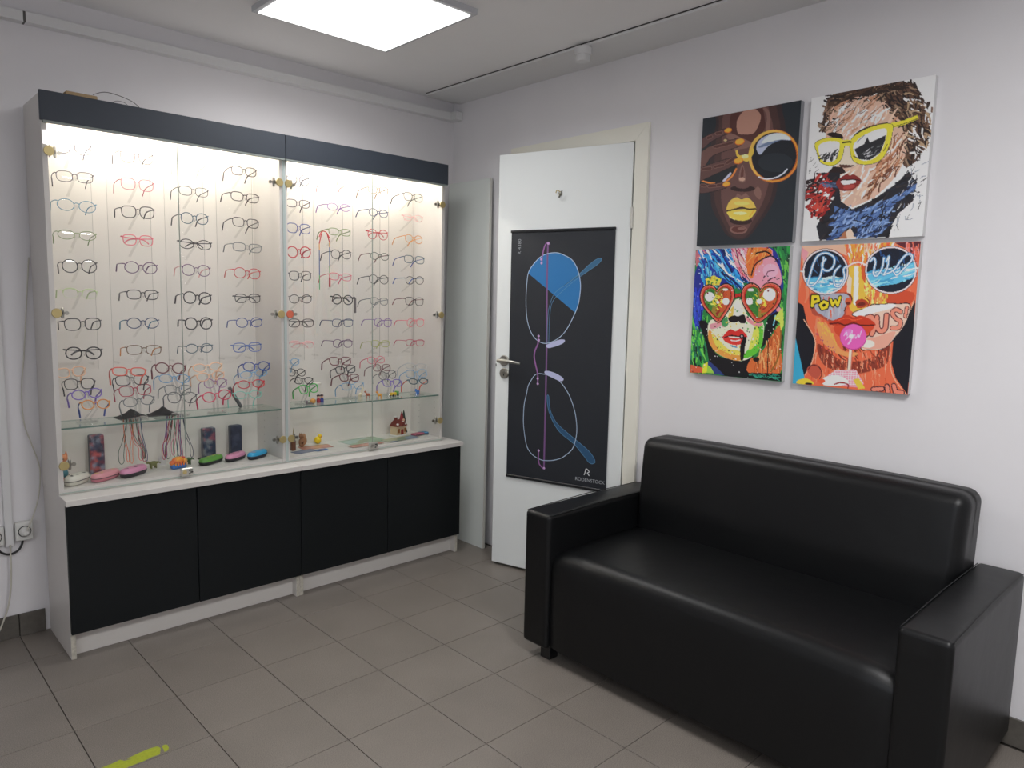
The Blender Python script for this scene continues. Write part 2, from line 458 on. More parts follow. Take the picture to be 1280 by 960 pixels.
# ---- measured positions (metres): x, z, width, height, shape, colour, thickness, temples
WALL_ROWS = [
 ('left', 1, [
  (-1.898, 1.84, 0.116, 0.038, 'round', 'slate grey', 't', 'o'),
  (-1.895, 1.738, 0.115, 0.031, 'rect', 'dark plum', 't', 'o'),
  (-1.893, 1.636, 0.123, 0.035, 'oval', 'teal', 't', 'o'),
  (-1.896, 1.531, 0.121, 0.028, 'oval', 'pale green', 't', 'o'),
  (-1.892, 1.42, 0.109, 0.039, 'round', 'black', 'm', 'o'),
  (-1.894, 1.32, 0.11, 0.029, 'brow', 'lime white', 'm', 'o'),
  (-1.89, 1.208, 0.118, 0.036, 'rect', 'black', 'm', 'o'),
  (-1.891, 1.101, 0.116, 0.037, 'round', 'black', 'k', 'f'),
 ]),
 ('left', 2, [
  (-1.684, 1.84, 0.115, 0.041, 'round', 'dark brown', 't', 'o'),
  (-1.686, 1.737, 0.113, 0.036, 'rect', 'rose', 't', 'o'),
  (-1.687, 1.634, 0.114, 0.036, 'rect', 'black', 'm', 'o'),
  (-1.69, 1.528, 0.105, 0.033, 'rect', 'coral pink', 'm', 'f'),
  (-1.683, 1.424, 0.116, 0.037, 'oval', 'plum', 'm', 'o'),
  (-1.68, 1.321, 0.112, 0.029, 'rect', 'black', 'm', 'o'),
  (-1.683, 1.211, 0.113, 0.034, 'oval', 'navy', 'm', 'o'),
  (-1.682, 1.107, 0.123, 0.029, 'rect', 'amber brown', 'm', 'o'),
 ]),
 ('left', 3, [
  (-1.477, 1.838, 0.107, 0.032, 'rect', 'clear grey', 't', 'o'),
  (-1.477, 1.736, 0.112, 0.029, 'rect', 'black', 't', 'o'),
  (-1.476, 1.63, 0.106, 0.036, 'round', 'petrol', 'm', 'o'),
  (-1.475, 1.527, 0.122, 0.032, 'oval', 'black', 'm', 'f'),
  (-1.475, 1.424, 0.108, 0.037, 'round', 'plum', 'm', 'o'),
  (-1.473, 1.313, 0.107, 0.039, 'round', 'black', 'k', 'o'),
  (-1.471, 1.209, 0.104, 0.039, 'round', 'black', 'k', 'o'),
  (-1.471, 1.107, 0.105, 0.031, 'oval', 'petrol', 'm', 'o'),
 ]),
 ('left', 4, [
  (-1.269, 1.843, 0.102, 0.03, 'rect', 'dark brown', 'm', 'o'),
  (-1.267, 1.737, 0.117, 0.03, 'rect', 'dark brown', 'm', 'o'),
  (-1.266, 1.632, 0.111, 0.031, 'rect', 'black', 'm', 'o'),
  (-1.261, 1.529, 0.121, 0.029, 'rect', 'grey', 'm', 'o'),
  (-1.263, 1.421, 0.111, 0.036, 'round', 'red', 'm', 'o'),
  (-1.263, 1.315, 0.109, 0.03, 'rect', 'black', 'm', 'f'),
  (-1.258, 1.212, 0.112, 0.034, 'oval', 'blue', 'm', 'o'),
  (-1.269, 1.106, 0.123, 0.032, 'rect', 'bright blue', 'm', 'f'),
 ]),
 ('right', 1, [
  (-1.024, 1.84, 0.102, 0.037, 'round', 'slate grey', 'm', 's'),
  (-1.026, 1.737, 0.108, 0.028, 'rect', 'dark plum', 'm', 's'),
  (-1.024, 1.629, 0.111, 0.035, 'rect', 'blue', 'm', 's'),
  (-1.024, 1.525, 0.108, 0.04, 'round', 'red', 'k', 's'),
  (-1.019, 1.421, 0.103, 0.033, 'rect', 'black', 'm', 's'),
  (-1.019, 1.317, 0.105, 0.032, 'oval', 'black', 'm', 's'),
  (-1.017, 1.209, 0.117, 0.03, 'rect', 'black', 'm', 'f'),
  (-1.016, 1.112, 0.114, 0.026, 'brow', 'pale pink', 'm', 'f'),
 ]),
 ('right', 2, [
  (-0.823, 1.848, 0.118, 0.028, 'rect', 'rose brown', 't', 'o'),
  (-0.822, 1.742, 0.117, 0.027, 'oval', 'purple', 'm', 'o'),
  (-0.819, 1.63, 0.112, 0.026, 'rect', 'pale green', 'm', 'o'),
  (-0.812, 1.528, 0.1, 0.034, 'round', 'black', 'm', 'o'),
  (-0.816, 1.424, 0.112, 0.027, 'rect', 'pink', 'm', 'o'),
  (-0.805, 1.318, 0.102, 0.036, 'round', 'black', 'k', 'f'),
  (-0.805, 1.209, 0.11, 0.03, 'rect', 'navy', 'm', 'o'),
  (-0.805, 1.112, 0.1, 0.031, 'round', 'plum', 'm', 'o'),
 ]),
 ('right', 3, [
  (-0.609, 1.845, 0.109, 0.028, 'rect', 'amber brown', 'm', 'o'),
  (-0.608, 1.737, 0.106, 0.029, 'round', 'navy', 'm', 'o'),
  (-0.611, 1.635, 0.108, 0.039, 'round', 'red', 'm', 'f'),
  (-0.6, 1.531, 0.102, 0.029, 'oval', 'dark green', 'm', 'o'),
  (-0.605, 1.42, 0.106, 0.035, 'round', 'black', 'm', 'o'),
  (-0.603, 1.314, 0.1, 0.028, 'rect', 'grey', 'm', 'o'),
  (-0.58, 1.21, 0.1, 0.035, 'round', 'purple', 'm', 'o'),
  (-0.595, 1.106, 0.1, 0.026, 'rect', 'yellow green', 'm', 'o'),
 ]),
 ('right', 4, [
  (-0.403, 1.835, 0.114, 0.033, 'rect', 'black', 'm', 'o'),
  (-0.403, 1.733, 0.111, 0.026, 'round', 'pale pink', 't', 'f'),
  (-0.398, 1.629, 0.103, 0.033, 'round', 'orange', 'm', 'o'),
  (-0.394, 1.527, 0.116, 0.031, 'rect', 'petrol', 'm', 'o'),
  (-0.39, 1.423, 0.109, 0.032, 'round', 'black', 'm', 'o'),
  (-0.391, 1.317, 0.11, 0.033, 'rect', 'black', 'm', 'o'),
  (-0.383, 1.209, 0.106, 0.034, 'round', 'coral pink', 'm', 'o'),
  (-0.385, 1.106, 0.11, 0.026, 'rect', 'rose', 'm', 'o'),
 ]),
]
STACKS = [
 ('left', 1, -1.884, -0.168, [
  (-1.93, -0.168, 1.03, 0.092, 0.03, 'rect', 'peach', 'k'),
  (-1.907, -0.18, 0.986, 0.099, 0.034, 'rect', 'black', 'm'),
  (-1.887, -0.192, 0.948, 0.102, 0.031, 'oval', 'violet', 'k'),
  (-1.862, -0.204, 0.908, 0.094, 0.031, 'oval', 'orange', 'k'),
 ]),
 ('left', 2, -1.72, -0.216, [
  (-1.746, -0.215, 1.027, 0.116, 0.028, 'rect', 'coral', 'k'),
  (-1.74, -0.227, 0.995, 0.115, 0.033, 'rect', 'black', 'm'),
  (-1.733, -0.239, 0.956, 0.116, 0.034, 'rect', 'crimson', 'm'),
  (-1.725, -0.251, 0.915, 0.112, 0.033, 'oval', 'grey', 'm'),
 ]),
 ('left', 3, -1.562, -0.207, [
  (-1.591, -0.207, 1.032, 0.113, 0.037, 'oval', 'dark red', 'k'),
  (-1.582, -0.219, 0.991, 0.118, 0.03, 'oval', 'sky blue', 'm'),
  (-1.574, -0.231, 0.947, 0.103, 0.032, 'rect', 'grey', 'm'),
  (-1.562, -0.243, 0.916, 0.111, 0.037, 'round', 'dark grey', 'm'),
 ]),
 ('left', 4, -1.418, -0.222, [
  (-1.448, -0.215, 1.03, 0.119, 0.029, 'oval', 'peach', 'k'),
  (-1.442, -0.227, 0.994, 0.116, 0.029, 'oval', 'peach', 'k'),
  (-1.427, -0.239, 0.965, 0.094, 0.033, 'oval', 'mauve', 'm'),
  (-1.427, -0.251, 0.913, 0.12, 0.036, 'oval', 'raspberry', 'k'),
 ]),
 ('left', 5, -1.29, -0.224, [
  (-1.24, -0.215, 1.024, 0.118, 0.035, 'oval', 'blue', 'k'),
  (-1.259, -0.227, 0.994, 0.123, 0.026, 'oval', 'sky blue', 'm'),
  (-1.276, -0.239, 0.952, 0.115, 0.03, 'oval', 'red', 'k'),
  (-1.296, -0.251, 0.909, 0.121, 0.029, 'oval', 'mint', 'm'),
 ]),
 ('right', 1, -1.013, -0.193, [
  (-1.075, -0.193, 1.034, 0.092, 0.026, 'oval', 'sky blue', 'm'),
  (-1.051, -0.205, 0.988, 0.092, 0.029, 'round', 'black', 'm'),
  (-1.022, -0.217, 0.95, 0.092, 0.027, 'round', 'black', 'm'),
  (-1.004, -0.229, 0.913, 0.092, 0.034, 'rect', 'bright green', 'k'),
 ]),
 ('right', 2, -0.741, -0.144, [
  (-0.792, -0.144, 1.024, 0.119, 0.033, 'rect', 'dark red', 'k'),
  (-0.77, -0.156, 0.983, 0.102, 0.029, 'rect', 'black', 'k'),
  (-0.757, -0.168, 0.944, 0.109, 0.029, 'rect', 'dark red', 'k'),
  (-0.745, -0.18, 0.904, 0.121, 0.029, 'rect', 'sky blue', 'm'),
 ]),
 ('right', 3, -0.513, -0.15, [
  (-0.594, -0.15, 1.022, 0.1, 0.029, 'round', 'pink', 'm'),
  (-0.568, -0.162, 0.983, 0.108, 0.028, 'rect', 'dark red', 'm'),
  (-0.542, -0.174, 0.946, 0.099, 0.035, 'round', 'dark grey', 'm'),
  (-0.522, -0.186, 0.906, 0.106, 0.032, 'rect', 'violet', 'k'),
 ]),
 ('right', 4, -0.379, -0.2, [
  (-0.384, -0.2, 0.985, 0.139, 0.026, 'rect', 'clear grey', 'm'),
  (-0.391, -0.212, 0.948, 0.125, 0.034, 'rect', 'sky blue', 'm'),
  (-0.386, -0.224, 0.909, 0.122, 0.026, 'oval', 'petrol', 'k'),
 ]),
]
PRINT = {
 'upper_lens': [(0.36, 1.556), (0.319, 1.544), (0.281, 1.524), (0.256, 1.493), (0.241, 1.457), (0.232, 1.414), (0.232, 1.378), (0.238, 1.33), (0.254, 1.283), (0.296, 1.204), (0.346, 1.156), (0.412, 1.135), (0.468, 1.163), (0.504, 1.232), (0.516, 1.327), (0.513, 1.421), (0.507, 1.462), (0.491, 1.491), (0.451, 1.532), (0.412, 1.551)],
 'purple_temple': [(0.406, 1.593), (0.406, 1.505), (0.403, 1.32), (0.397, 1.095), (0.395, 0.789), (0.394, 0.541)],
 'top_hook': [(0.437, 1.503), (0.432, 1.55), (0.421, 1.59), (0.404, 1.604), (0.395, 1.593)],
 'temple_up': [(0.396, 1.132), (0.396, 1.208), (0.394, 1.283), (0.383, 1.328), (0.367, 1.365), (0.339, 1.391), (0.303, 1.411), (0.229, 1.468), (0.192, 1.5), (0.158, 1.523), (0.138, 1.528), (0.132, 1.521), (0.15, 1.501), (0.191, 1.475), (0.228, 1.451), (0.278, 1.417), (0.328, 1.376), (0.362, 1.346), (0.378, 1.318), (0.385, 1.275), (0.387, 1.225), (0.387, 1.133)],
 'temple_low': [(0.388, 0.886), (0.383, 0.841), (0.37, 0.8), (0.342, 0.752), (0.305, 0.714), (0.239, 0.674), (0.185, 0.623), (0.162, 0.599), (0.145, 0.592), (0.129, 0.6), (0.133, 0.618), (0.16, 0.649), (0.213, 0.684), (0.274, 0.722), (0.33, 0.761), (0.361, 0.804), (0.373, 0.841), (0.379, 0.887)],
 'bridge': [(0.444, 1.157), (0.445, 1.13), (0.459, 1.099), (0.463, 1.068), (0.455, 1.034), (0.442, 0.989), (0.44, 0.951)],
 'lower_lens': [(0.435, 0.99), (0.381, 0.986), (0.341, 0.973), (0.313, 0.953), (0.28, 0.914), (0.258, 0.875), (0.24, 0.828), (0.23, 0.783), (0.226, 0.735), (0.232, 0.689), (0.246, 0.649), (0.275, 0.619), (0.303, 0.598), (0.341, 0.583), (0.376, 0.576), (0.408, 0.575), (0.446, 0.587), (0.472, 0.605), (0.492, 0.634), (0.504, 0.68), (0.513, 0.738), (0.514, 0.789), (0.511, 0.84), (0.5, 0.888), (0.492, 0.927), (0.475, 0.957), (0.458, 0.98)],
 'bottom_hook': [(0.425, 0.623), (0.425, 0.583), (0.419, 0.553), (0.396, 0.534)],
 'nose_up': [(0.4, 1.127), (0.372, 1.141), (0.331, 1.156), (0.303, 1.156), (0.309, 1.142), (0.338, 1.128), (0.38, 1.115), (0.397, 1.117)],
 'nose_low': [(0.404, 1.003), (0.385, 1.006), (0.346, 0.998), (0.308, 0.98), (0.305, 0.967), (0.324, 0.963), (0.367, 0.977), (0.4, 0.99)],
 'screws': [(0.439, 1.527), (0.437, 1.509), (0.442, 1.168), (0.44, 1.149), (0.441, 0.966), (0.44, 0.941), (0.425, 0.619), (0.404, 1.599), (0.393, 0.537)],
 'logo': [(0.185, 0.522), (0.177, 0.553), (0.161, 0.547), (0.172, 0.534), (0.159, 0.52)],
 'words': [(0.226, 0.502), (0.114, 0.502), (0.563, 1.551), (0.563, 1.61)],
}
# ------------------------------------------------------------------ display cabinets (two units side by side)
TUBE = emit_mat('cabinet_tube', (1.0, 0.94, 0.84), LAMP_CABINET)
YF, YL = -0.285, -0.361                        # glass doors, black fronts
ZB, ZT = 0.597, 1.998
def cabinet(label, xa, xb, la, lb, locks, left_end, right_end):
    """xa..xb upper case, la..lb base cabinet"""
    t = empty('display_cabinet', ((la + lb) / 2, -.18, 0), label=label, cat='cabinet', group='display cabinets of the glasses wall')
    ox, oy = (la + lb) / 2, -.18
    P = empty  # noqa
    def B(name, m, *boxes, ch=0.0, parent=t, label=None):
        mb = MB()
        for a, b in boxes:
            mb.box((a[0] - ox, a[1] - oy, a[2]), (b[0] - ox, b[1] - oy, b[2]), ch)
        return mb.build(name, m, parent, label=label)
    w_ = .017
    # base: side panels down to the floor, plinth, back
    for x0, x1, e in ((la, la + w_, 0), (lb - w_, lb, 1)):
        B('side_panel', MELA, ((x0, YL + .019, 0.0005), (x1, -.012, ZB - .021)), ch=.0008)
        B('edge_band', MELAEDGE, ((x0 + .001, YL + .0178, .001), (x1 - .001, YL + .0192, .096)))
    B('plinth', MELA, ((la + w_, -.305, .001), (lb - w_, -.29, .097)))
    B('base_board', MELA, ((la + w_, -.34, .098), (lb - w_, -.012, .114)))
    md = (la + lb) / 2 + (0.004 if left_end else 0)
    for a, b in ((la + .001, md - .0015), (md + .0015, lb - .001)):
        B('front_door', BLACKF, ((a, YL, .100), (b, YL + .017, ZB - .023)), ch=.0012)
    ce = .002
    B('countertop', MELA, ((la - ce + (.002 if not left_end else 0), -.375, ZB - .021), (lb + (.006 if right_end else -.0005), -.012, ZB)), ch=.001)
    # upper case
    B('side_panel', MELA, ((xa, YF + .006, ZB), (xa + w_, -.012, ZT - .002)), ch=.0006)
    B('side_panel', MELA, ((xb - w_, YF + .006, ZB), (xb, -.012, ZT - .002)), ch=.0006)
    B('back_panel', MELAIN, ((xa + w_, -.022, ZB), (xb - w_, -.012, ZT - .002)))
    B('bottom_board', MELA, ((xa + w_, YF + .01, ZB), (xb - w_, -.022, .615)))
    B('top_board', MELA, ((xa + w_, YF - .0035, ZT - .018), (xb - w_, -.022, ZT - .002)))
    B('valance', NAVY, ((xa - (.006 if left_end else -.0008), YF - .020, 1.9005), (xb + (.0 if right_end else -.0008), YF - .004, ZT)), ch=.001)
    B('valance_edge', mat('grey_edge', (128, 136, 132), .5), ((xa + .002, YF - .019, 1.8935), (xb - .002, YF - .002, 1.9003)))
    # tube lamp behind the valance
    lamp = B('tube_lamp', PLAST, ((xa + .06, -.180, ZT - .034), (xb - .06, -.150, ZT - .0185)))
    mb = MB().tube([(xa + .07 - ox, -.165 - oy, ZT - .042), (xb - .07 - ox, -.165 - oy, ZT - .042)], .0075, 10)
    mb.build('tube', TUBE, lamp, True)
    # glass shelf on pins
    sh = B('glass_shelf', SHELF, ((xa + w_ + .001, -.268, .833), (xb - w_ - .001, -.088, .839)))
    B('ground_edge', GEDGE, ((xa + w_ + .001, -.2695, .833), (xb - w_ - .001, -.2682, .839)), parent=sh)
    B('back_edge', mat('glass_edge_back', (150, 172, 164), .2), ((xa + w_ + .001, -.0878, .834), (xb - w_ - .001, -.087, .838)), parent=sh)
    for x in (xa + w_ + .003, xb - w_ - .003):
        for y in (-.235, -.10):
            mb = MB().lathe([(.003, -.004), (.003, .004)], (x - ox, y - oy, .829), 8, 'x')
            mb.build('shelf_pin', STEEL, sh)
            for k in range(1, 6):
                mb = MB().lathe([(.0016, -.0008), (.0016, .0008)], (x + (-.0025 if x < md else .0025) - ox, y - oy, .829 - .032 * k), 6, 'x')
                mb.build('pin_hole', mat('pin_hole', (90, 88, 84), .8), sh)
    # glass doors with brass disc hinges
    mid = (xa + xb) / 2 + (.006 if left_end else .004)
    for a, b, hx, s_ in ((xa + .002, mid - .001, xa + .019, 1), (mid + .001, xb - .002, xb - .019, -1)):
        gd = B('glass_door', GLASS, ((a, YF, .604), (b, YF + .004, 1.893)))
        for ex in (a, b):
            outer = (ex in (xa + .002, xb - .002)) 
            if outer and ((left_end and s_ < 0) or (right_end and s_ > 0)):
                B('polished_edge', GEDGE2, ((ex - .003, YF - .0006, .604), (ex + .003, YF + .0046, 1.893)), parent=gd)
            elif not outer:
                B('polished_edge', GEDGE3, ((ex - .0004, YF - .0002, .604), (ex + .0004, YF + .0044, 1.893)), parent=gd)
        B('bottom_edge', mat('glass_edge_low', (165, 178, 168), .2), ((a, YF - .0002, .6025), (b, YF + .0042, .6055)), parent=gd)
        for z in (1.803, 1.251, .705):
            hg = MB().lathe([(.0155, -.0035), (.0165, -.002), (.0165, 0)], (hx - ox, YF - .0005 - oy, z), 20, 'y').build('hinge', BRASS if not (right_end and s_ > 0 and z == 1.251) else mat('orange_disc', (206, 104, 78), .5), gd, True)
            k = MB()
            k.lathe([(.012, .0), (.012, .008)], (hx - ox, YF + .005 - oy, z), 12, 'y')
            k.box((hx - ox, YF + .008 - oy, z - .008), (hx + s_ * .026 - ox, YF + .020 - oy, z + .008), .003)
            k.box((hx + s_ * .020 - .005 - ox, YF + .008 - oy, z - .019), (hx + s_ * .020 + .005 - ox, YF + .017 - oy, z + .019), .003)
            k.lathe([(.007, 0), (.007, .006)], (hx + s_ * .034 - ox, YF + .012 - oy, z), 10, 'y')
            k.build('hinge_arm', STEEL, gd)
    lk = MB().box((mid - .003 - .022 - ox, YF - .016 - oy, .607), (mid - .003 + .024 - ox, YF - .001 - oy, .640), .003)
    lo = lk.build('door_lock', mat('lock_steel', (186, 184, 176), .35, metal=.5), t)
    MB().lathe([(.008, 0), (.008, -.002), (.004, -.003)], (mid - .012 - ox, YF - .016 - oy, .624), 14, 'y').build('keyhole', BRASS if left_end else STEEL, lo)
    pts = MB()
    for dx, dz, w2 in ((.004, .630, .014), (.010, .622, .010), (.003, .616, .007)):
        pts.box((mid + dx - ox, YF - .0168 - oy, dz - .0025), (mid + dx + w2 - ox, YF - .0158 - oy, dz + .0025))
    pts.build('worn_print', BLKP, lo)
    return t
cabinet('left white display cabinet with black base doors, nearer the wall sockets', -2.010, -1.139, -2.008, -1.1155, 1, True, False)
cabinet('right white display cabinet with black base doors, beside the leaning board', -1.138, -.272, -1.1145, -.212, 1, False, True)

# ------------------------------------------------------------------ spectacles
FC = {'slate grey': (66, 70, 92), 'dark plum': (52, 40, 56), 'teal': (44, 130, 160), 'pale green': (120, 146, 84), 'black': (28, 27, 30),
      'lime white': (196, 214, 160), 'dark brown': (46, 33, 30), 'rose': (196, 92, 110), 'coral pink': (236, 120, 134), 'plum': (104, 66, 108),
      'navy': (42, 62, 104), 'amber brown': (112, 84, 46), 'clear grey': (196, 200, 202), 'petrol': (38, 82, 100), 'grey': (116, 122, 122),
      'red': (196, 40, 52), 'blue': (44, 72, 150), 'bright blue': (52, 96, 176), 'pale pink': (238, 178, 178), 'rose brown': (146, 84, 90),
      'purple': (136, 96, 170), 'pink': (226, 106, 124), 'dark green': (62, 78, 64), 'yellow green': (178, 184, 100), 'orange': (226, 152, 76),
      'peach': (240, 196, 160), 'violet': (128, 106, 192), 'coral': (222, 100, 82), 'crimson': (176, 40, 70), 'dark red': (110, 34, 44),
      'sky blue': (110, 168, 210), 'dark grey': (78, 80, 82), 'mauve': (150, 100, 150), 'raspberry': (212, 58, 92), 'mint': (136, 212, 196),
      'bright green': (72, 190, 84)}
SHN = {'round': 'round-lensed', 'rect': 'rectangular', 'oval': 'oval-lensed', 'brow': 'half-rimmed'}
def frame_mat(c):
    return mat('frame_' + c.replace(' ', '_'), FC[c], 0.3, spec=0.6)
def lens_pts(cx, w_, h, shape, n=22):
    e = {'round': 2.15, 'oval': 2.0, 'rect': 2.9, 'brow': 2.5}[shape]
    out = []
    for k in range(n):
        a = 2 * PI * k / n
        c, s_ = math.cos(a), math.sin(a)
        x = math.copysign(abs(c) ** (2 / e), c); z = math.copysign(abs(s_) ** (2 / e), s_)
        if shape == 'rect': x *= 1 + 0.05 * z
        if shape == 'oval': z *= 1 if z > 0 else .96
        out.append((cx + x * w_ / 2, 0, z * h / 2))
    return out
def spectacles(label, group, loc, W, Hh, shape, colour, thick, mode, rz=0.0, tilt=0.0, roll=0.0, tip=None):
    """front in the local XZ plane facing -Y, temples run back along +Y"""
    t = empty('eyeglasses', loc, rz, label=label, cat='glasses', group=group)
    t.rotation_euler = (tilt, roll, rz)
    r = {'t': .0012, 'm': .0017, 'k': .0023}[thick]
    Hh = Hh * 1.17 + .001
    m = frame_mat(colour); mt = frame_mat(tip) if tip else m
    lw = W * .425; gap = W * .5 - lw
    cx = gap * .80 + lw / 2
    f = MB()
    for s_ in (-1, 1):
        ring = lens_pts(s_ * cx, lw, Hh, shape)
        if shape == 'brow':
            topp = [p for p in ring if p[2] > -.003]
            topp.sort(key=lambda p: p[0])
            f.tube(topp, r * 1.25, 6)
            f.tube(ring, r * .35, 4, closed=True)
        else:
            f.tube(ring, r, 6, closed=True)
        f.tube([(s_ * (cx + lw * .47), 0, Hh * .26), (s_ * (W / 2 + .001), .0015, Hh * .30), (s_ * (W / 2 + .003), .008, Hh * .30)], r * 1.25, 6)
        f.tube([(s_ * (gap * .8 + .001), .001, -.002), (s_ * gap * .55, .009, -.006), (s_ * gap * .6, .011, -.011)], .0007, 4)
    f.tube(curve_pts([(-gap * .95, 0, Hh * .12), (-gap * .45, -.002, Hh * .22), (gap * .45, -.002, Hh * .22), (gap * .95, 0, Hh * .12)], 3), r * 1.15, 6)
    f.build('frame_front', m, t, True)
    for s_ in (-1, 1):
        q = lens_pts(s_ * cx, lw - r, Hh - r, shape, 18)
        lm = MB()
        v = [(p[0], .0002, p[2]) for p in q]
        lm.add(v + [(s_ * cx, -.0012, 0)], [(k, (k + 1) % 18, 18) for k in range(18)])
        lm.build('demo_lens', LENS, t, True)
    zt = Hh * .30; x = W / 2 + .003
    for s_ in (-1, 1):
        if mode == 'f':     # temples folded behind the front
            yy = .010 + (.004 if s_ > 0 else 0)
            pts = [(s_ * x, .008, zt), (s_ * (x - .004), yy + .004, zt - .001), (s_ * (x - .05), yy + .005, zt - .004), (s_ * (x - .082), yy + .004, zt - .008), (s_ * (x - .10), yy + .004, zt - .022)]
        else:
            Ld = .122 if mode == 'o' else .09
            pts = [(s_ * x, .008, zt), (s_ * (x + .001), .03, zt), (s_ * (x - .002), Ld * .66, zt - .002), (s_ * (x - .006), Ld * .84, zt - .009), (s_ * (x - .009), Ld, zt - .030)]
        pp = curve_pts(pts, 3)
        k1 = int(len(pp) * .55)
        MB().tube(pp, [r * 1.1] * k1 + [r * 1.45] * (len(pp) - k1), 5).build('temple', mt, t, True)
    return t
ORD = ['top', 'second from top', 'third from top', 'fourth from top', 'fifth from top', 'third from bottom', 'second from bottom', 'lowest']
COLN = ['leftmost', 'second', 'third', 'rightmost']
rnd = random.Random(4)
for unit, c, rows in WALL_ROWS:
    xm_ = sum(q[0] for q in rows) / len(rows)
    # clear acrylic column with one nose arm per pair of glasses
    ap = empty('acrylic_display_panel', (xm_, -.0235, 1.03), label='clear acrylic wall panel of nose arms, %s column of the %s cabinet' % (COLN[c - 1], unit), cat='display panel', group='acrylic panels on the cabinet back')
    MB().box((-.078, -.052, 0), (.078, -.050, .86)).build('sheet', ACRS, ap)
    e = MB().box((-.0785, -.0522, 0), (-.078, -.0498, .86)).box((.078, -.0522, 0), (.0785, -.0498, .86))
    e.build('sheet_edge', glass_mat('acrylic_edge', (.72, .72, .70), 1, 0, 1.5), ap)
    for zz in (.02, .84):
        for xx in (-.06, .06):
            MB().lathe([(.005, -.0498), (.005, 0)], (xx, 0, zz), 10, 'y').build('spacer', ACRY, ap, True)
    for i, (x, z, W, Hh, shape, colour, th, mode) in enumerate(rows):
        W *= 1.03
        lx = x - xm_; lz = z - 1.03
        a = MB()
        pts = [(lx - .0, -.0525, lz - .058), (lx, -.10, lz - .034), (lx, -.158, lz - .006), (lx, -.1625, lz + .004)]
        hw = .0048; v = []
        for p in pts: v += [(p[0] - hw, p[1], p[2] - .001), (p[0] + hw, p[1], p[2] - .001), (p[0] + hw, p[1], p[2] + .0018), (p[0] - hw, p[1], p[2] + .0018)]
        fcs = [(0, 1, 2, 3), (12, 15, 14, 13)]
        for k in range(3):
            for j in range(4): fcs.append((k * 4 + j, k * 4 + (j + 1) % 4, k * 4 + 4 + (j + 1) % 4, k * 4 + 4 + j))
        a.add(v, fcs)
        a.build('nose_arm', ACRY, ap)
        tip = {('left', 3, 3): 'black', ('left', 4, 5): 'coral', ('left', 2, 7): 'teal', ('right', 2, 4): 'black', ('right', 4, 6): 'dark red', ('right', 4, 4): 'blue', ('right', 4, 5): 'bright blue', ('right', 3, 4): 'dark red', ('left', 3, 5): 'pale pink', ('left', 2, 8): 'orange'}.get((unit, c, i + 1))
        spectacles('%s %s %seyeglasses, %s in the %s column of the %s cabinet' % (colour, SHN[shape], 'folded ' if mode == 'f' else '', ORD[i], COLN[c - 1], unit),
                   'eyeglasses on the acrylic wall panels', (x, -.19, z), W, Hh, shape, colour, th, mode, rz=R(rnd.uniform(-4, 1)), roll=R(rnd.uniform(-2.2, 2.2)), tilt=R(rnd.uniform(-6, 2)), tip=tip)
# stacks of children's glasses on clear stands standing on the glass shelf
ACRB = glass_mat('thick_acrylic', (.93, .93, .93), 1.0, .05, 1.9)
SN = ['leftmost', 'second', 'third', 'fourth', 'rightmost']
for unit, c, bx, by, rows in STACKS:
    nm = SN[c - 1] if not (unit == 'right' and c == 4) else 'rightmost'
    by = min(max(by, -.235), -.15)
    st = empty('glasses_stand', (bx, by, .8393), label='clear acrylic stand of children\'s glasses, %s on the shelf of the %s cabinet' % (nm, unit), cat='stand', group='clear stands on the glass shelves')
    MB().lathe([(.037, 0), (.039, .003), (.036, .008), (.02, .010)], (0, 0, 0), 20).build('base', ACRB, st, True)
    mb = MB()
    top = rows[0]
    for s_ in (-1, 1):
        mb.tube([(s_ * .008, .008, .007), (rows[-1][0] - bx + s_ * .008, .018 + rows[-1][1] - by, rows[-1][2] - .8393 - .02), (top[0] - bx + s_ * .008, .018 + top[1] - by, top[2] - .8393)], .0045, 4)
    mb.build('upright', ACRB, st, True)
    for i, (x, y, z, W, Hh, shape, colour, th) in enumerate(rows):
        W *= 1.0
        MB().box((x - bx - .007, y - by + .004, z - .8393 - .004), (x - bx + .007, y - by + .018, z - .8393 + .002), .001).build('nose_rest', ACRY, st)
        spectacles('%s %s children\'s glasses, %s on the %s stand of the %s cabinet' % (colour, SHN[shape], ['highest', 'second from top', 'third from top', 'lowest'][i], nm, unit),
                   'children\'s glasses on clear stands', (x, y, z), W, Hh, shape, colour, th, 's', rz=R(rnd.uniform(-7, 4)), tilt=R(-rnd.uniform(16, 30)), roll=R(rnd.uniform(-5, 5)),
                   tip={('right', 4, 2): 'coral', ('left', 1, 3): 'blue'}.get((unit, c, i)))

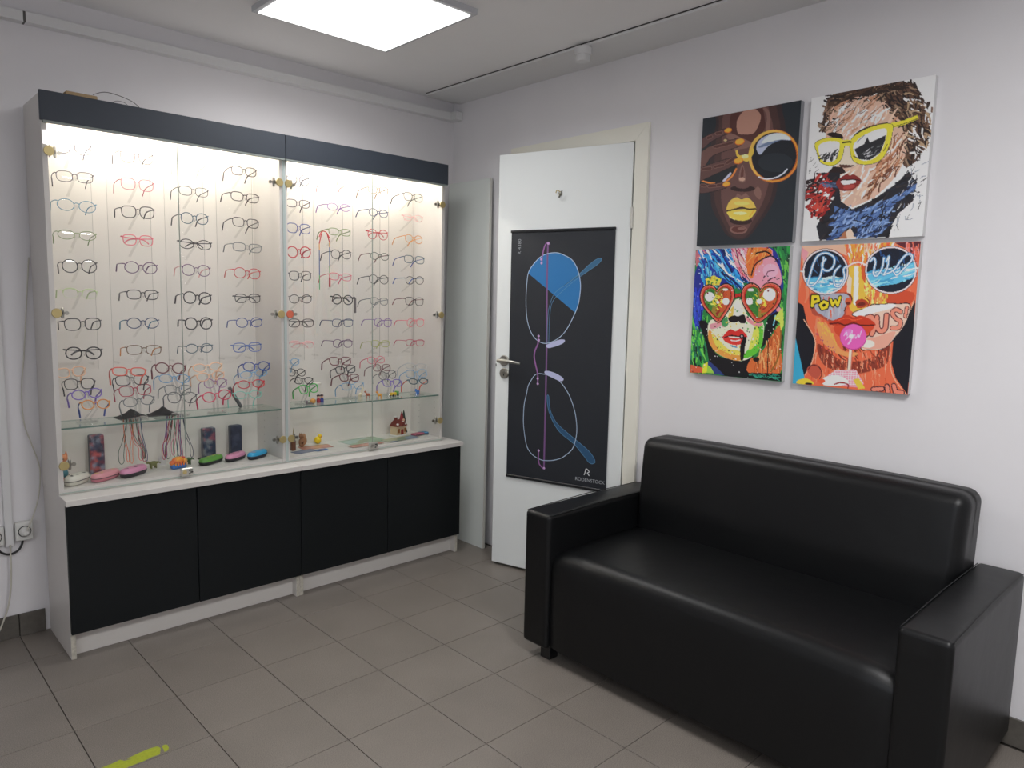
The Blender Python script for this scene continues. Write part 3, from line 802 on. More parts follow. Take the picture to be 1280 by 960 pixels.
# ------------------------------------------------------------------ things in the cabinets
def blotch_mat(name, cols, scale=40, rough=.5):
    m = bpy.data.materials.new(name); m.use_nodes = True
    nt = m.node_tree; b = nt.nodes['Principled BSDF']; b.inputs['Roughness'].default_value = rough
    tc = nt.nodes.new('ShaderNodeTexCoord'); v = nt.nodes.new('ShaderNodeTexVoronoi'); v.inputs['Scale'].default_value = scale
    n = nt.nodes.new('ShaderNodeTexNoise'); n.inputs['Scale'].default_value = scale * .8
    mx = nt.nodes.new('ShaderNodeMix'); mx.data_type = 'RGBA'; mx.inputs['Factor'].default_value = .04
    nt.links.new(tc.outputs['Object'], mx.inputs['A']); nt.links.new(n.outputs['Color'], mx.inputs['B'])
    nt.links.new(mx.outputs['Result'], v.inputs['Vector'])
    sp = nt.nodes.new('ShaderNodeSeparateColor'); nt.links.new(v.outputs['Color'], sp.inputs[0])
    r = nt.nodes.new('ShaderNodeValToRGB'); r.color_ramp.interpolation = 'CONSTANT'
    while len(r.color_ramp.elements) < len(cols): r.color_ramp.elements.new(0.5)
    for k, c in enumerate(cols):
        r.color_ramp.elements[k].position = k / len(cols); r.color_ramp.elements[k].color = (*lin(c), 1)
    nt.links.new(sp.outputs[0], r.inputs[0]); nt.links.new(r.outputs[0], b.inputs['Base Color'])
    return m
ZI = .6152   # floor of the display case
def pill(a, b, prof, e=2.7, n=28):
    mb = MB(); v = []; f = []
    for sc, z in prof:
        for k in range(n):
            t_ = 2 * PI * k / n; c, s_ = math.cos(t_), math.sin(t_)
            off = (1 - sc) * b
            v.append(((a - off) * math.copysign(abs(c) ** (2 / e), c), (b - off) * math.copysign(abs(s_) ** (2 / e), s_), z))
    for i in range(len(prof) - 1):
        for k in range(n):
            l = (k + 1) % n; f.append((i * n + k, i * n + l, (i + 1) * n + l, (i + 1) * n + k))
    f.append(tuple(range(n))[::-1]); f.append(tuple((len(prof) - 1) * n + k for k in range(n)))
    return mb.add(v, f)
# upright cases
for x, y, wd, h, cols, lab in (
        (-1.834, -.065, .052, .155, [(60, 70, 96), (130, 50, 62), (150, 160, 178), (40, 46, 70), (196, 92, 92)], 'upright glasses case with red and blue print, under the left shelf'),
        (-1.397, -.065, .055, .137, [(46, 60, 84), (52, 66, 92), (40, 52, 74), (150, 84, 98), (130, 136, 140)], 'upright grey glasses case with a navy flower print'),
        (-1.278, -.065, .051, .137, [(48, 54, 72), (56, 62, 82), (40, 46, 62), (74, 80, 98)], 'upright dark navy speckled glasses case')):
    t = empty('glasses_case', (x, y, ZI), R(4), label=lab, cat='case', group='upright glasses cases')
    MB().rbox((-wd / 2, -.018, 0), (wd / 2, .0, h), .007, 3, 3).build('front_shell', blotch_mat('case_print', cols, 70), t, True)
    MB().rbox((-wd / 2, .0015, 0), (wd / 2, .016, h), .006, 3, 3).build('back_shell', mat('case_back', (100, 104, 112), .5), t, True)
    MB().box((-wd / 2 + .004, -.0004, .004), (wd / 2 - .004, .0019, h - .004)).build('lining', mat('case_lining', (60, 62, 70), .8), t)
# lying cases, narrow zipped shells
for x, y, rz, ln, wd, h, top_, bot, marks, lab in (
        (-1.935, -.205, 40, .105, .052, .038, (214, 212, 200), (206, 204, 190), (40, 38, 38), 'white glasses case with black line marks, lying beside the orange figurine'),
        (-1.838, -.200, 34, .125, .052, .034, (218, 150, 158), (196, 120, 132), (214, 182, 110), 'pink glasses case with a yellow printed top, lying second from left'),
        (-1.738, -.195, 34, .125, .052, .036, (214, 146, 178), (36, 34, 42), (88, 56, 70), 'pink glasses case with a dark base under the left cords'),
        (-1.425, -.165, 30, .128, .050, .030, (98, 158, 70), (28, 34, 30), (208, 190, 90), 'green glasses case with a black base'),
        (-1.320, -.165, 32, .118, .048, .032, (222, 150, 182), (32, 30, 38), (96, 60, 78), 'pink glasses case with a black base before the navy case'),
        (-1.228, -.180, 32, .118, .050, .032, (54, 164, 212), (30, 40, 54), (226, 150, 158), 'cyan blue glasses case with a black base near the middle post')):
    t = empty('glasses_case', (x, y, ZI), R(rz), label=lab, cat='case', group='lying glasses cases')
    pill(ln / 2, wd / 2, [(.62, 0), (.82, h * .06), (.95, h * .2), (1, h * .34), (1, h * .46)]).build('base_shell', mat('case_%d_%d_%d' % bot, bot, .4), t, True)
    pill(ln / 2, wd / 2, [(1, h * .465), (1, h * .58), (.96, h * .72), (.86, h * .86), (.70, h * .95), (.45, h), (.1, h * 1.01)]).build('lid', mat('case_%d_%d_%d' % top_, top_, .35), t, True)
    MB().tube([(ln / 2 * math.copysign(abs(math.cos(a)) ** .74, math.cos(a)), wd / 2 * math.copysign(abs(math.sin(a)) ** .74, math.sin(a)), h * .46) for a in [2 * PI * (k + .5) / 28 for k in range(28)]], .0014, 5, closed=True).build('zip', mat('zip_dark', (50, 48, 54), .6), t)
    mb = MB(); q = random.Random(int(-x * 1000))
    for k in range(7):
        a, b = q.uniform(-ln * .36, ln * .36), q.uniform(-wd * .26, wd * .26)
        mb.ball((a, b, h + .0001), (q.uniform(.003, .008), q.uniform(.002, .006), .0007), 8, 4, q.uniform(0, 3))
    mb.build('printed_marks', mat('mark_%d_%d_%d' % marks, marks, .4), t, True)

def cords(cx, y, z1, bunch, lab, group):
    rod = empty('cord_hook', (cx, y, .8325), label='small clear hook under the glass shelf holding %s' % lab, cat='hook')
    MB().box((-.014 * 3, -.008, -.004), (.014 * 3, .008, 0), .001).build('bar', ACRY, rod)
    MB().tube([(-.03, -.01, -.006), (.03, -.01, -.006)], .0014, 6).build('rail', STEEL, rod)
    n = len(bunch)
    for k, (nm, rgb, dx0, dx1, dl) in enumerate(bunch):
        q = random.Random(k * 7 + n)
        x0 = cx + dx0; x1 = cx + dx1
        zb = z1 + dl
        m = mat('cord_' + nm.replace(' ', '_'), rgb, .7)
        yy = y - .012 - .004 * (k % 3)
        s_ = q.uniform(.004, .012)
        pts = [(x0, yy, .824), (x0 + (x1 - x0) * .15, yy - .002, .78), (x0 + (x1 - x0) * .55 + s_ * .3, yy - .006, .73), (x1 + s_, yy - .004, zb + .035), (x1 + s_ * .9, yy - .008, zb + .008), (x1, yy - .012, zb), (x1 - s_ * .6, yy - .008, zb + .012), (x1 - s_ * .5, yy - .003, zb + .05), (x0 + (x1 - x0) * .45 - s_ * .5, yy, .74), (x0 + .003, yy + .003, .824)]
        MB().tube(curve_pts(pts, 4, closed=True), .0013, 5, closed=True).build('neck_strap', m, None, True, label='%s loop of neck cord hanging in %s' % (nm, lab), cat='cord', group=group)
cords(-1.712, -.10, .655, [('orange', (236, 122, 78), -.034, -.024, 0), ('dark green', (58, 92, 76), -.022, -.050, -.004), ('salmon pink', (232, 132, 128), -.014, .022, .002), ('grey green', (116, 134, 118), -.006, .030, .004), ('light orange', (240, 150, 104), .001, -.012, -.006), ('olive grey', (112, 112, 96), .010, .034, .008), ('crimson', (190, 52, 92), .019, .036, -.006), ('navy', (34, 56, 112), .029, .044, -.004)], 'the left bundle', 'neck cords, left bundle')
cords(-1.550, -.10, .650, [('violet', (112, 84, 158), -.030, -.044, .004), ('dark pink', (190, 66, 92), -.022, -.052, -.002), ('bottle green', (44, 78, 66), -.014, -.038, .0), ('red', (190, 62, 66), -.007, -.046, .01), ('green', (60, 130, 92), .0, -.006, .002), ('rose', (204, 112, 136), .008, -.016, .012), ('magenta', (176, 58, 116), .015, .020, -.004), ('blue violet', (62, 52, 120), .021, .010, .004), ('midnight blue', (34, 44, 84), .030, .058, -.006)], 'the right bundle', 'neck cords, right bundle')

def figure(name, loc, rz, label, cat='figurine'):
    return empty(name, loc, R(rz), label=label, cat=cat)
def scaled(t, k): t.scale = (k, k, k)
# orange animal figurine
t = figure('animal_figurine', (-1.962, -.125, ZI), -10, 'orange eared animal figurine on a red and blue base, at the far left')
om = mat('orange_clay', (232, 150, 104), .5)
MB().box((-.018, -.014, 0), (.018, .014, .014), .003).build('base', mat('clay_red', (170, 66, 54), .5), t)
MB().ball((0, 0, .028), (.017, .014, .018)).build('trousers', mat('clay_teal', (72, 130, 142), .5), t, True)
MB().ball((0, 0, .055), (.016, .013, .024)).build('body', om, t, True)
MB().ball((0, -.003, .087), (.017, .014, .015)).lathe([(.006, .094), (.001, .112)], (-.011, 0, 0), 8).lathe([(.006, .094), (.001, .112)], (.011, 0, 0), 8).build('head', om, t, True)
MB().ball((0, -.017, .086), .003, 8, 6).build('nose', BLKP, t, True)
# toy dinosaurs
def dino(x, y, s_, rz, rgb, label):
    t = figure('toy_dinosaur', (x, y, ZI), rz, label, 'toy')
    m = mat('toy_%d_%d_%d' % rgb, rgb, .45)
    b = MB().ball((0, 0, .020 * s_), (.017 * s_, .008 * s_, .010 * s_))
    b.tube(curve_pts([(.012 * s_, 0, .022 * s_), (.022 * s_, 0, .022 * s_), (.030 * s_, 0, .016 * s_)], 3), [.006 * s_ * (1 - .13 * k) for k in range(7)], 6)
    b.tube(curve_pts([(-.012 * s_, 0, .022 * s_), (-.020 * s_, 0, .027 * s_), (-.027 * s_, 0, .024 * s_)], 3), [.006 * s_, .006 * s_, .005 * s_, .005 * s_, .0055 * s_, .0055 * s_, .004 * s_], 6)
    b.build('body', m, t, True)
    for xx in (-.009, .009):
        for yy in (-.005, .005):
            MB().tube([(xx * s_, yy * s_, .018 * s_), (xx * 1.05 * s_, yy * 1.2 * s_, .0)], [.0036 * s_, .0026 * s_], 6).build('leg', m, t, True)
dino(-1.640, -.115, 1.0, 8, (124, 126, 74), 'small olive toy dinosaur between the two cord bundles')
dino(-1.512, -.135, 1.05, 12, (78, 104, 70), 'small dark green toy dinosaur right of the orange toy')
# crumpled white and red wrapper, orange toy on a blue foot
t = figure('paper_crown', (-1.592, -.075, ZI), 0, 'small white and silver pointed paper crown below the second cords', 'ornament')
pts = []
for k in range(12):
    a = 2 * PI * k / 12
    pts.append((.016 * math.cos(a), .010 * math.sin(a), .040 if k % 2 else .024))
v = [(p[0] * .9, p[1] * .9, 0) for p in pts] + pts
MB().add(v, [(k, (k + 1) % 12, 12 + (k + 1) % 12, 12 + k) for k in range(12)] + [tuple(range(12))]).build('crown', mat('white_paper', (224, 222, 222), .4), t)
t = figure('toy_coral', (-1.560, -.180, ZI), 8, 'orange and yellow lumpy toy on a blue foot behind the left lock', 'toy')
MB().rbox((-.034, -.014, 0), (.030, .014, .020), .009, 3, 4).build('foot', mat('toy_blue', (56, 112, 182), .4), t, True)
b = MB().ball((-.004, 0, .034), (.028, .015, .016)).ball((-.026, .002, .026), (.014, .010, .011)).ball((.020, 0, .030), (.014, .012, .012))
for k in range(5): b.ball((-.02 + k * .011, -.013, .020), (.004, .003, .007), 8, 6)
b.build('body', blotch_mat('toy_orange', [(238, 150, 50), (244, 176, 60), (232, 116, 66)], 60, .4), t, True)
MB().ball((.014, -.002, .043), (.010, .008, .006)).build('crest', mat('toy_red', (216, 92, 74), .4), t, True)
t = figure('toy_lizard', (-1.434, -.062, ZI), 20, 'tiny flat grey toy left of the standing grey case', 'toy')
MB().ball((0, 0, .004), (.012, .005, .004)).ball((.012, 0, .0035), (.005, .004, .0034)).build('body', mat('toy_grey', (84, 84, 78), .5), t, True)
# right case: squirrel, post figurine, yellow toy
t = figure('squirrel_figurine', (-.962, -.075, ZI), 10, 'brown squirrel figurine behind the paper leaflets', 'figurine')
bm_ = mat('wood_brown', (150, 108, 78), .55)
MB().ball((0, 0, .022), (.014, .012, .022)).ball((-.004, -.006, .010), (.012, .010, .010)).build('body', bm_, t, True)
MB().ball((-.004, -.003, .052), (.011, .010, .012)).lathe([(.004, .058), (.001, .069)], (-.009, 0, 0), 6).lathe([(.004, .058), (.001, .069)], (.002, 0, 0), 6).build('head', bm_, t, True)
MB().tube(curve_pts([(.012, .004, .006), (.022, .004, .022), (.016, .004, .045), (.020, .004, .060)], 4), [.006, .007, .008, .009, .010, .0105, .011, .011, .010, .009, .008, .006, .003], 8).build('tail', mat('wood_light', (176, 134, 98), .55), t, True)
MB().ball((-.006, -.016, .022), (.005, .005, .006)).build('nut', mat('nut', (110, 72, 44), .5), t, True)
t = figure('horse_figurine', (-1.035, -.135, ZI), 0, 'dark brown post-shaped figurine at the left edge of the right cabinet', 'figurine')
MB().box((-.010, -.010, 0), (.010, .010, .050), .003).build('post', mat('figure_brown', (118, 74, 52), .5), t)
MB().ball((0, 0, .058), (.012, .010, .012)).build('head', mat('figure_tan', (168, 128, 84), .5), t, True)
MB().tube([(0, 0, .066), (.002, 0, .105)], [.003, .001], 6).build('reed', mat('reed', (168, 150, 96), .6), t, True)
t = figure('toy_chick', (-.866, -.055, ZI), 0, 'bright yellow round toy chick on the floor of the right cabinet', 'toy')
ym = mat('toy_yellow', (242, 208, 36), .4)
MB().ball((0, 0, .018), (.018, .014, .018)).build('body', ym, t, True)
MB().ball((.010, -.002, .036), (.011, .010, .011)).build('head', ym, t, True)
MB().lathe([(.004, -.012), (.001, -.018)], (.012, 0, .035), 6, 'y').build('beak', mat('beak', (226, 140, 40), .4), t)
# leaflets
def paper(x, y, wd, d_, rz, cols, label, z=0.0, sc=22):
    t = empty('leaflet', (x, y, ZI + z), R(rz), label=label, cat='leaflet', group='leaflets in the right cabinet')
    MB().box((-wd / 2, -d_ / 2, 0), (wd / 2, d_ / 2, .0016), .0004).build('sheet', blotch_mat('leaflet_print', cols, sc, .35), t)
    MB().box((-wd / 2 + .003, d_ / 2 - .012, .0016), (wd / 2 - .003, d_ / 2 - .004, .0019)).build('printed_band', mat('band_%d_%d_%d' % cols[-1], cols[-1], .4), t)
paper(-1.005, -.185, .11, .055, 8, [(112, 122, 146), (132, 140, 160), (96, 104, 128)], 'grey blue leaflet at the left of the right cabinet')
paper(-.915, -.125, .15, .075, -6, [(206, 142, 128), (190, 128, 112), (214, 160, 140), (168, 132, 98)], 'salmon and brown leaflet behind the blue card')
paper(-.930, -.205, .06, .030, 10, [(60, 140, 206), (70, 110, 170), (140, 100, 110)], 'small bright blue card lying before the salmon leaflet', .0022)
paper(-.655, -.130, .21, .130, 4, [(150, 178, 150), (172, 192, 184), (196, 206, 196), (150, 160, 130), (120, 150, 120)], 'pale green illustrated sheet in the middle of the right cabinet', 0, 14)
paper(-.700, -.225, .18, .050, 3, [(186, 128, 110), (206, 158, 140), (170, 110, 98)], 'brown red leaflet before the green sheet', .0022)
paper(-.480, -.200, .20, .075, 8, [(132, 150, 172), (176, 178, 150), (120, 140, 120), (196, 190, 150)], 'blue and green picture sheet before the toy house', .0022, 16)
for x, y, rgb, rz, lab in ((-.350, -.170, (176, 92, 112), 10, 'small dark pink flat pouch right of the toy house'), (-.296, -.165, (76, 132, 172), -14, 'small blue flat pouch in the right corner')):
    t = empty('pouch', (x, y, ZI + .0042), R(rz), label=lab, cat='pouch')
    MB().rbox((-.036, -.018, 0), (.036, .018, .010), .0048, 3, 3).build('pouch_body', mat('pouch_%d_%d_%d' % rgb, rgb, .6), t, True)
    MB().box((-.030, -.0188, .004), (.030, -.0175, .006)).build('zip', mat('zip_dark', (50, 48, 54), .6), t)
# toy house with a tree
t = figure('toy_house', (-.425, -.105, ZI), 14, 'brown and cream toy house with a snowy roof, a red gnome and a dark tree', 'ornament')
cr = mat('house_cream', (214, 192, 156), .6); hb = mat('house_brown', (122, 54, 44), .6); sn = mat('snow', (230, 228, 222), .6)
MB().box((-.040, -.026, 0), (.040, .026, .006), .002).build('snow_base', sn, t)
MB().box((-.034, -.020, .006), (.030, .020, .045), .001).build('walls', cr, t)
MB().prism([(-.024, .045), (.024, .045), (0, .074)], 'x', -.038, .034).build('roof', hb, t)
MB().prism([(-.014, .045), (.014, .045), (0, .066)], 'y', -.032, .0).build('gable', hb, t)
MB().box((-.020, .0, .060), (-.008, .010, .084), .001).build('chimney', hb, t)
MB().box((-.022, -.001, .084), (-.006, .011, .088), .001).build('chimney_snow', sn, t)
MB().box((-.008, -.024, .006), (.008, -.0202, .030), .001).build('house_door', mat('door_red', (150, 44, 34), .5), t)
for xx in (-.022, .022):
    MB().box((xx - .006, -.0225, .016), (xx + .006, -.0200, .034)).build('house_window', mat('win_amber', (150, 96, 44), .4), t)
for xx, zz in ((-.026, .054), (.010, .062), (.026, .050), (0, .047)): MB().ball((xx, -.016, zz), (.008, .006, .005), 8, 6).build('snow_patch', sn, t, True)
MB().lathe([(.012, .045), (.010, .075), (.001, .108)], (.020, .0, 0), 10).build('gnome_hat', mat('gnome_red', (150, 50, 52), .6), t, True)
MB().ball((.020, -.012, .070), (.006, .005, .006), 8, 6).build('gnome_face', mat('gnome_face', (226, 180, 150), .6), t, True)
tb = MB()
for z0, r0 in ((.008, .018), (.034, .015), (.060, .011)): tb.lathe([(r0, z0), (r0 * .35, z0 + .035)], (.044, .008, 0), 10)
tb.tube([(.044, .008, 0), (.044, .008, .09)], .003, 6)
tb.lathe([(.006, .09), (.001, .112)], (.044, .008, 0), 8)
tb.build('tree', mat('fir_dark', (52, 66, 56), .7), t)
scaled(t, 1.15)

# on the glass shelves
ZS = .8393
for x, y, rz, lab in ((-1.725, -.150, 5, 'black cloth pouch spread behind the second stand'), (-1.610, -.155, -8, 'black cloth pouch spread behind the third stand')):
    t = empty('cloth_pouch', (x, y, ZS), R(rz), label=lab, cat='pouch', group='black cloth pouches')
    n = 12; v = []; f = []
    for i in range(n + 1):
        for j in range(7):
            a, b_ = i / n * 2 - 1, j / 6 * 2 - 1
            hh = .034 * max(0, 1 - abs(a)) ** 1.1 * (1 - .7 * b_ * b_) + .002 * math.sin(9 * a + 3 * b_)
            v.append((a * .055, b_ * .034, max(.001, hh)))
    for i in range(n):
        for j in range(6): f.append((i * 7 + j, i * 7 + j + 1, (i + 1) * 7 + j + 1, (i + 1) * 7 + j))
    k0 = len(v); v += [(p[0], p[1], 0) for p in v[:k0]]
    f += [tuple(q + k0 for q in g[::-1]) for g in f[:]]
    rim = [i * 7 for i in range(n)] + [n * 7 + j for j in range(6)] + [i * 7 + 6 for i in range(n, 0, -1)] + [j for j in range(6, 0, -1)]
    for k in range(len(rim)):
        a, b_ = rim[k], rim[(k + 1) % len(rim)]
        f.append((a, b_, b_ + k0, a + k0))
    MB().add(v, f).build('folded_cloth', mat('black_cloth', (26, 26, 27), .85), t, True)
    MB().tube([(-.052, -.020, .003), (-.03, -.034, .003), (0, -.036, .003)], .0012, 5).build('drawstring', mat('string_grey', (90, 88, 88), .7), t, True)
t = empty('glasses_sleeve', (-1.282, -.150, ZS), R(0), label='dark grey flat glasses sleeve leaning by the rightmost stand of the left cabinet', cat='sleeve')
t.rotation_euler = (R(-8), R(-27), 0)
MB().rbox((-.006, -.010, 0.003), (.006, .010, .105), .004, 3, 3).build('sleeve_body', mat('sleeve_grey', (92, 94, 96), .6), t, True)
MB().box((-.0066, -.0106, .085), (.0066, .0106, .088)).build('seam', BLKP, t)
# toys on the right shelf
t = figure('doll_pair', (-.925, -.190, ZS), 0, 'two small red and blue dolls standing under a clear tub', 'figurine')
for xx, c1 in ((-.011, (150, 42, 60)), (.011, (52, 62, 130))):
    MB().lathe([(.011, 0), (.010, .020), (.006, .026)], (xx, 0, 0), 12).build('coat', mat('doll_%d' % c1[0], c1, .5), t, True)
    MB().ball((xx, 0, .034), (.009, .008, .009)).build('head', mat('doll_skin', (222, 176, 150), .5), t, True)
    MB().ball((xx, .001, .040), (.010, .009, .007)).build('hair', mat('doll_hair', (58, 40, 44), .6), t, True)
scaled(t, .8)
t = figure('plastic_tub', (-.925, -.140, ZS), 0, 'clear plastic tub with a white lid behind the two dolls', 'tub')
MB().lathe([(.026, 0), (.027, .078)], (0, 0, 0), 24).build('tub_body', ACRS, t, True)
MB().lathe([(.029, .078), (.029, .086), (.027, .088)], (0, 0, 0), 24).build('lid', mat('lid_white', (216, 212, 204), .4), t, True)
def toy_animal(x, y, rz, rgb, s_, lab, neck=.0):
    t = figure('toy_animal', (x, y, ZS), rz, lab, 'toy')
    m = mat('toya_%d_%d_%d' % rgb, rgb, .5)
    MB().ball((0, 0, .024 * s_), (.014 * s_, .007 * s_, .009 * s_)).tube([(.010 * s_, 0, .028 * s_), (.016 * s_, 0, (.040 + neck) * s_)], [.005 * s_, .004 * s_], 8).build('body', m, t, True)
    MB().ball((.019 * s_, 0, (.042 + neck) * s_), (.008 * s_, .005 * s_, .005 * s_), 10, 6).build('head', m, t, True)
    for xx in (-.009, .009):
        for yy in (-.004, .004): MB().tube([(xx * s_, yy * s_, .02 * s_), (xx * s_, yy * s_, 0)], .0022 * s_, 6).build('leg', m, t, True)
    for yy in (-.004, .004): MB().tube([(.018 * s_, yy * s_, (.046 + neck) * s_), (.016 * s_, yy * 2.4 * s_, (.056 + neck) * s_)], .001 * s_, 5).build('horn', m, t, True)
toy_animal(-.665, -.190, 150, (176, 92, 52), .75, 'brown toy reindeer on the right shelf')
toy_animal(-.725, -.215, 20, (222, 210, 178), 1.0, 'cream toy giraffe beside the pale blue glasses', .012)
toy_animal(-.628, -.235, 170, (228, 158, 44), .8, 'orange toy animal before the violet glasses')
t = figure('toy_truck', (-.520, -.200, ZS), 8, 'small yellow and green toy truck on the right shelf', 'toy')
MB().box((-.022, -.010, .006), (.010, .010, .020), .002).build('bed', mat('truck_yellow', (226, 188, 66), .4), t)
MB().box((.011, -.010, .006), (.026, .010, .026), .002).build('cab', mat('truck_green', (96, 158, 84), .4), t)
for xx in (-.014, .018):
    for yy in (-.0095, .0095): MB().lathe([(.006, -.0015), (.006, .0015)], (xx, yy, .006), 10, 'y').build('wheel', BLKP, t)
t = figure('toy_snail', (-.985, -.215, ZS), 4, 'grey and orange toy snail below the bright green glasses', 'toy')
MB().ball((.010, 0, .013), (.014, .010, .013)).build('shell', mat('snail_orange', (216, 158, 84), .5), t, True)
MB().rbox((-.026, -.006, 0), (.016, .006, .009), .004, 3, 3).ball((-.022, 0, .013), .006, 8, 6).build('body', mat('snail_grey', (122, 112, 118), .5), t, True)
t = figure('blue_clip', (-.388, -.215, ZS), 0, 'small bright blue toy bird on the rightmost stand', 'toy')
MB().rbox((-.010, -.008, 0), (.010, .008, .010), .003, 2, 2).ball((.004, 0, .016), (.012, .006, .008)).ball((-.008, 0, .024), (.006, .005, .008)).build('body', mat('clip_blue', (42, 112, 190), .4), t, True)
# striped strap and grey holder hung on glasses of the right cabinet
t = empty('eyewear_strap', (-.895, -.185, 1.62), label='rainbow striped glasses strap hanging from the pale green glasses', cat='strap')
segs = [((196, 60, 60), 0, .18), ((232, 168, 70), .18, .30), ((52, 92, 150), .30, .74), ((86, 176, 110), .74, 1.0)]
for s_, zz in ((-.026, -.258), (.026, -.20)):
    for rgb, a, b_ in segs:
        top_ = -.004; 
        MB().tube([(s_ * (1 if a > .1 else .55), 0, top_ + (zz - top_) * a), (s_, 0, top_ + (zz - top_) * b_)], .0022, 6).build('strap_cord', mat('strap_%d' % rgb[0], rgb, .7), t, True)
MB().tube(curve_pts([(-.026, 0, -.02), (-.014, .004, .002), (.0, .006, .008), (.014, .004, .002), (.026, 0, -.02)], 3), .0022, 6).build('strap_loop', mat('strap_196', (196, 60, 60), .7), t, True)
MB().box((.0225, -.003, -.245), (.0295, .003, -.20), .001).build('tag_end', mat('tag_red', (186, 56, 60), .6), t)
t = empty('sleeve_clip', (-.704, -.135, 1.325), label='grey textile tag hanging left of the sixth row glasses in the right cabinet', cat='tag')
MB().rbox((-.006, -.002, -.070), (.006, .002, 0), .002, 2, 4).build('tag_body', mat('tag_grey', (104, 100, 98), .8), t, True)
MB().ball((-.006, 0, .002), (.010, .003, .006), 8, 6).build('bow', mat('tag_grey2', (88, 86, 86), .8), t, True)

# on top of the cabinet
t = empty('cardboard_strip', (-1.868, -.200, 2.0), R(1), label='tan cardboard strip lying on top of the left cabinet', cat='cardboard')
MB().box((-.050, -.02, .002), (.050, .02, .029), .002).build('strip', mat('cardboard', (166, 142, 108), .8, noise=.06), t)
MB().box((-.050, -.021, .016), (.050, .021, .0175)).build('fold_line', mat('cardboard_dark', (118, 98, 72), .8), t)
MB().tube(curve_pts([(-1.83, -.21, 2.034), (-1.79, -.205, 2.052), (-1.74, -.2, 2.050), (-1.69, -.2, 2.035), (-1.655, -.2, 2.004)], 5), .0013, 6).build('thin_cable', mat('cable_grey', (84, 78, 80), .6), None, True, label='longer thin dark cable arching over the top of the left cabinet', cat='cable')
MB().tube(curve_pts([(-1.775, -.2, 2.004), (-1.758, -.2, 2.026), (-1.735, -.2, 2.031), (-1.715, -.2, 2.024), (-1.703, -.2, 2.004)], 5), .0009, 6).build('thin_cable', mat('cable_grey', (84, 78, 80), .6), None, True, label='shorter cable arch on top of the left cabinet, inside the longer one', cat='cable')

# ------------------------------------------------------------------ sockets and cables on the back wall
SOCK = mat('socket_white', (220, 220, 216), .35)
for x, z, pl, lab in ((-2.079, .418, True, 'white wall socket with a plug in it, right of the duct'), (-2.172, .411, False, 'white wall socket left of the duct, cut by the frame')):
    t = empty('wall_socket', (x, 0, z), label=lab, cat='socket')
    MB().box((-.0285, -.030, -.036), (.0285, -.0005, .036), .004).build('housing', SOCK, t)
    MB().lathe([(.0215, -.0302), (.0215, -.032), (.0195, -.032), (.0195, -.0302)], (0, 0, 0), 24, 'y').build('rim', BLKP, t, True)
    MB().lathe([(.0185, -.0300), (.0185, -.036 if pl else -.031)], (0, 0, 0), 24, 'y').build('insert', SOCK, t, True)
    if pl:
        MB().lathe([(.0165, -.036), (.0150, -.050), (.0085, -.058)], (0, 0, 0), 20, 'y').build('plug', SOCK, t, True)
CABW = mat('white_cable', (196, 192, 180), .5)
MB().tube(curve_pts([(-2.077, -.060, .428), (-2.062, -.055, .456), (-2.035, -.026, .515), (-2.021, -.014, .572), (-2.0165, -.012, .641), (-2.024, -.012, .690), (-2.040, -.014, .750), (-2.058, -.014, .820), (-2.063, -.013, .901), (-2.058, -.012, 1.0), (-2.050, -.011, 1.069), (-2.040, -.010, 1.18), (-2.028, -.010, 1.32), (-2.0165, -.009, 1.45)], 5), .0024, 8).build('power_cable', CABW, None, True, label='thin white cable running from the plug up along the left side of the cabinet', cat='cable')
MB().tube(curve_pts([(-2.172, -.014, .376), (-2.158, -.016, .352), (-2.140, -.016, .338), (-2.122, -.016, .335), (-2.100, -.016, .345), (-2.088, -.015, .365), (-2.084, -.014, .383)], 5), .0042, 8).build('black_cable', BLKP, None, True, label='thick black cable looping below the duct between the two sockets', cat='cable')
MB().tube(curve_pts([(-2.126, -.024, .372), (-2.127, -.026, .32), (-2.129, -.026, .25), (-2.137, -.026, .17), (-2.155, -.026, .10), (-2.19, -.03, .03), (-2.25, -.04, .004)], 5), .0030, 8).build('white_cable', CABW, None, True, label='white cable dropping from the duct to the floor skirting', cat='cable')
# ------------------------------------------------------------------ leaning board
bd = MB()
v = [(-.083, -.400, 0.0008), (-.083, -.022, 0.0008), (-.068, -.022, 0.0008), (-.068, -.400, 0.0008),
     (-.034, -.352, 1.962), (-.034, -.013, 1.962), (-.019, -.013, 1.962), (-.019, -.352, 1.962)]
bd.add(v, [(0, 3, 2, 1), (4, 5, 6, 7), (0, 1, 5, 4), (1, 2, 6, 5), (2, 3, 7, 6), (3, 0, 4, 7)])
t = empty('leaning_board', (0, 0, 0), label='tall white melamine board leaning in the corner between cabinet and door', cat='board')
bd.build('board', mat('board_white', (216, 221, 217), .45), t)
eb = MB()
eb.add([(-.0835, -.4008, 0.001), (-.0675, -.4008, 0.001), (-.0185, -.3528, 1.962), (-.0345, -.3528, 1.962), (-.0835, -.3998, 0.001), (-.0675, -.3998, 0.001), (-.0185, -.3518, 1.962), (-.0345, -.3518, 1.962)],
       [(0, 1, 2, 3), (4, 7, 6, 5), (0, 4, 5, 1), (3, 2, 6, 7), (0, 3, 7, 4), (1, 5, 6, 2)])
eb.build('edge_band', mat('board_edge', (222, 222, 214), .5), t)

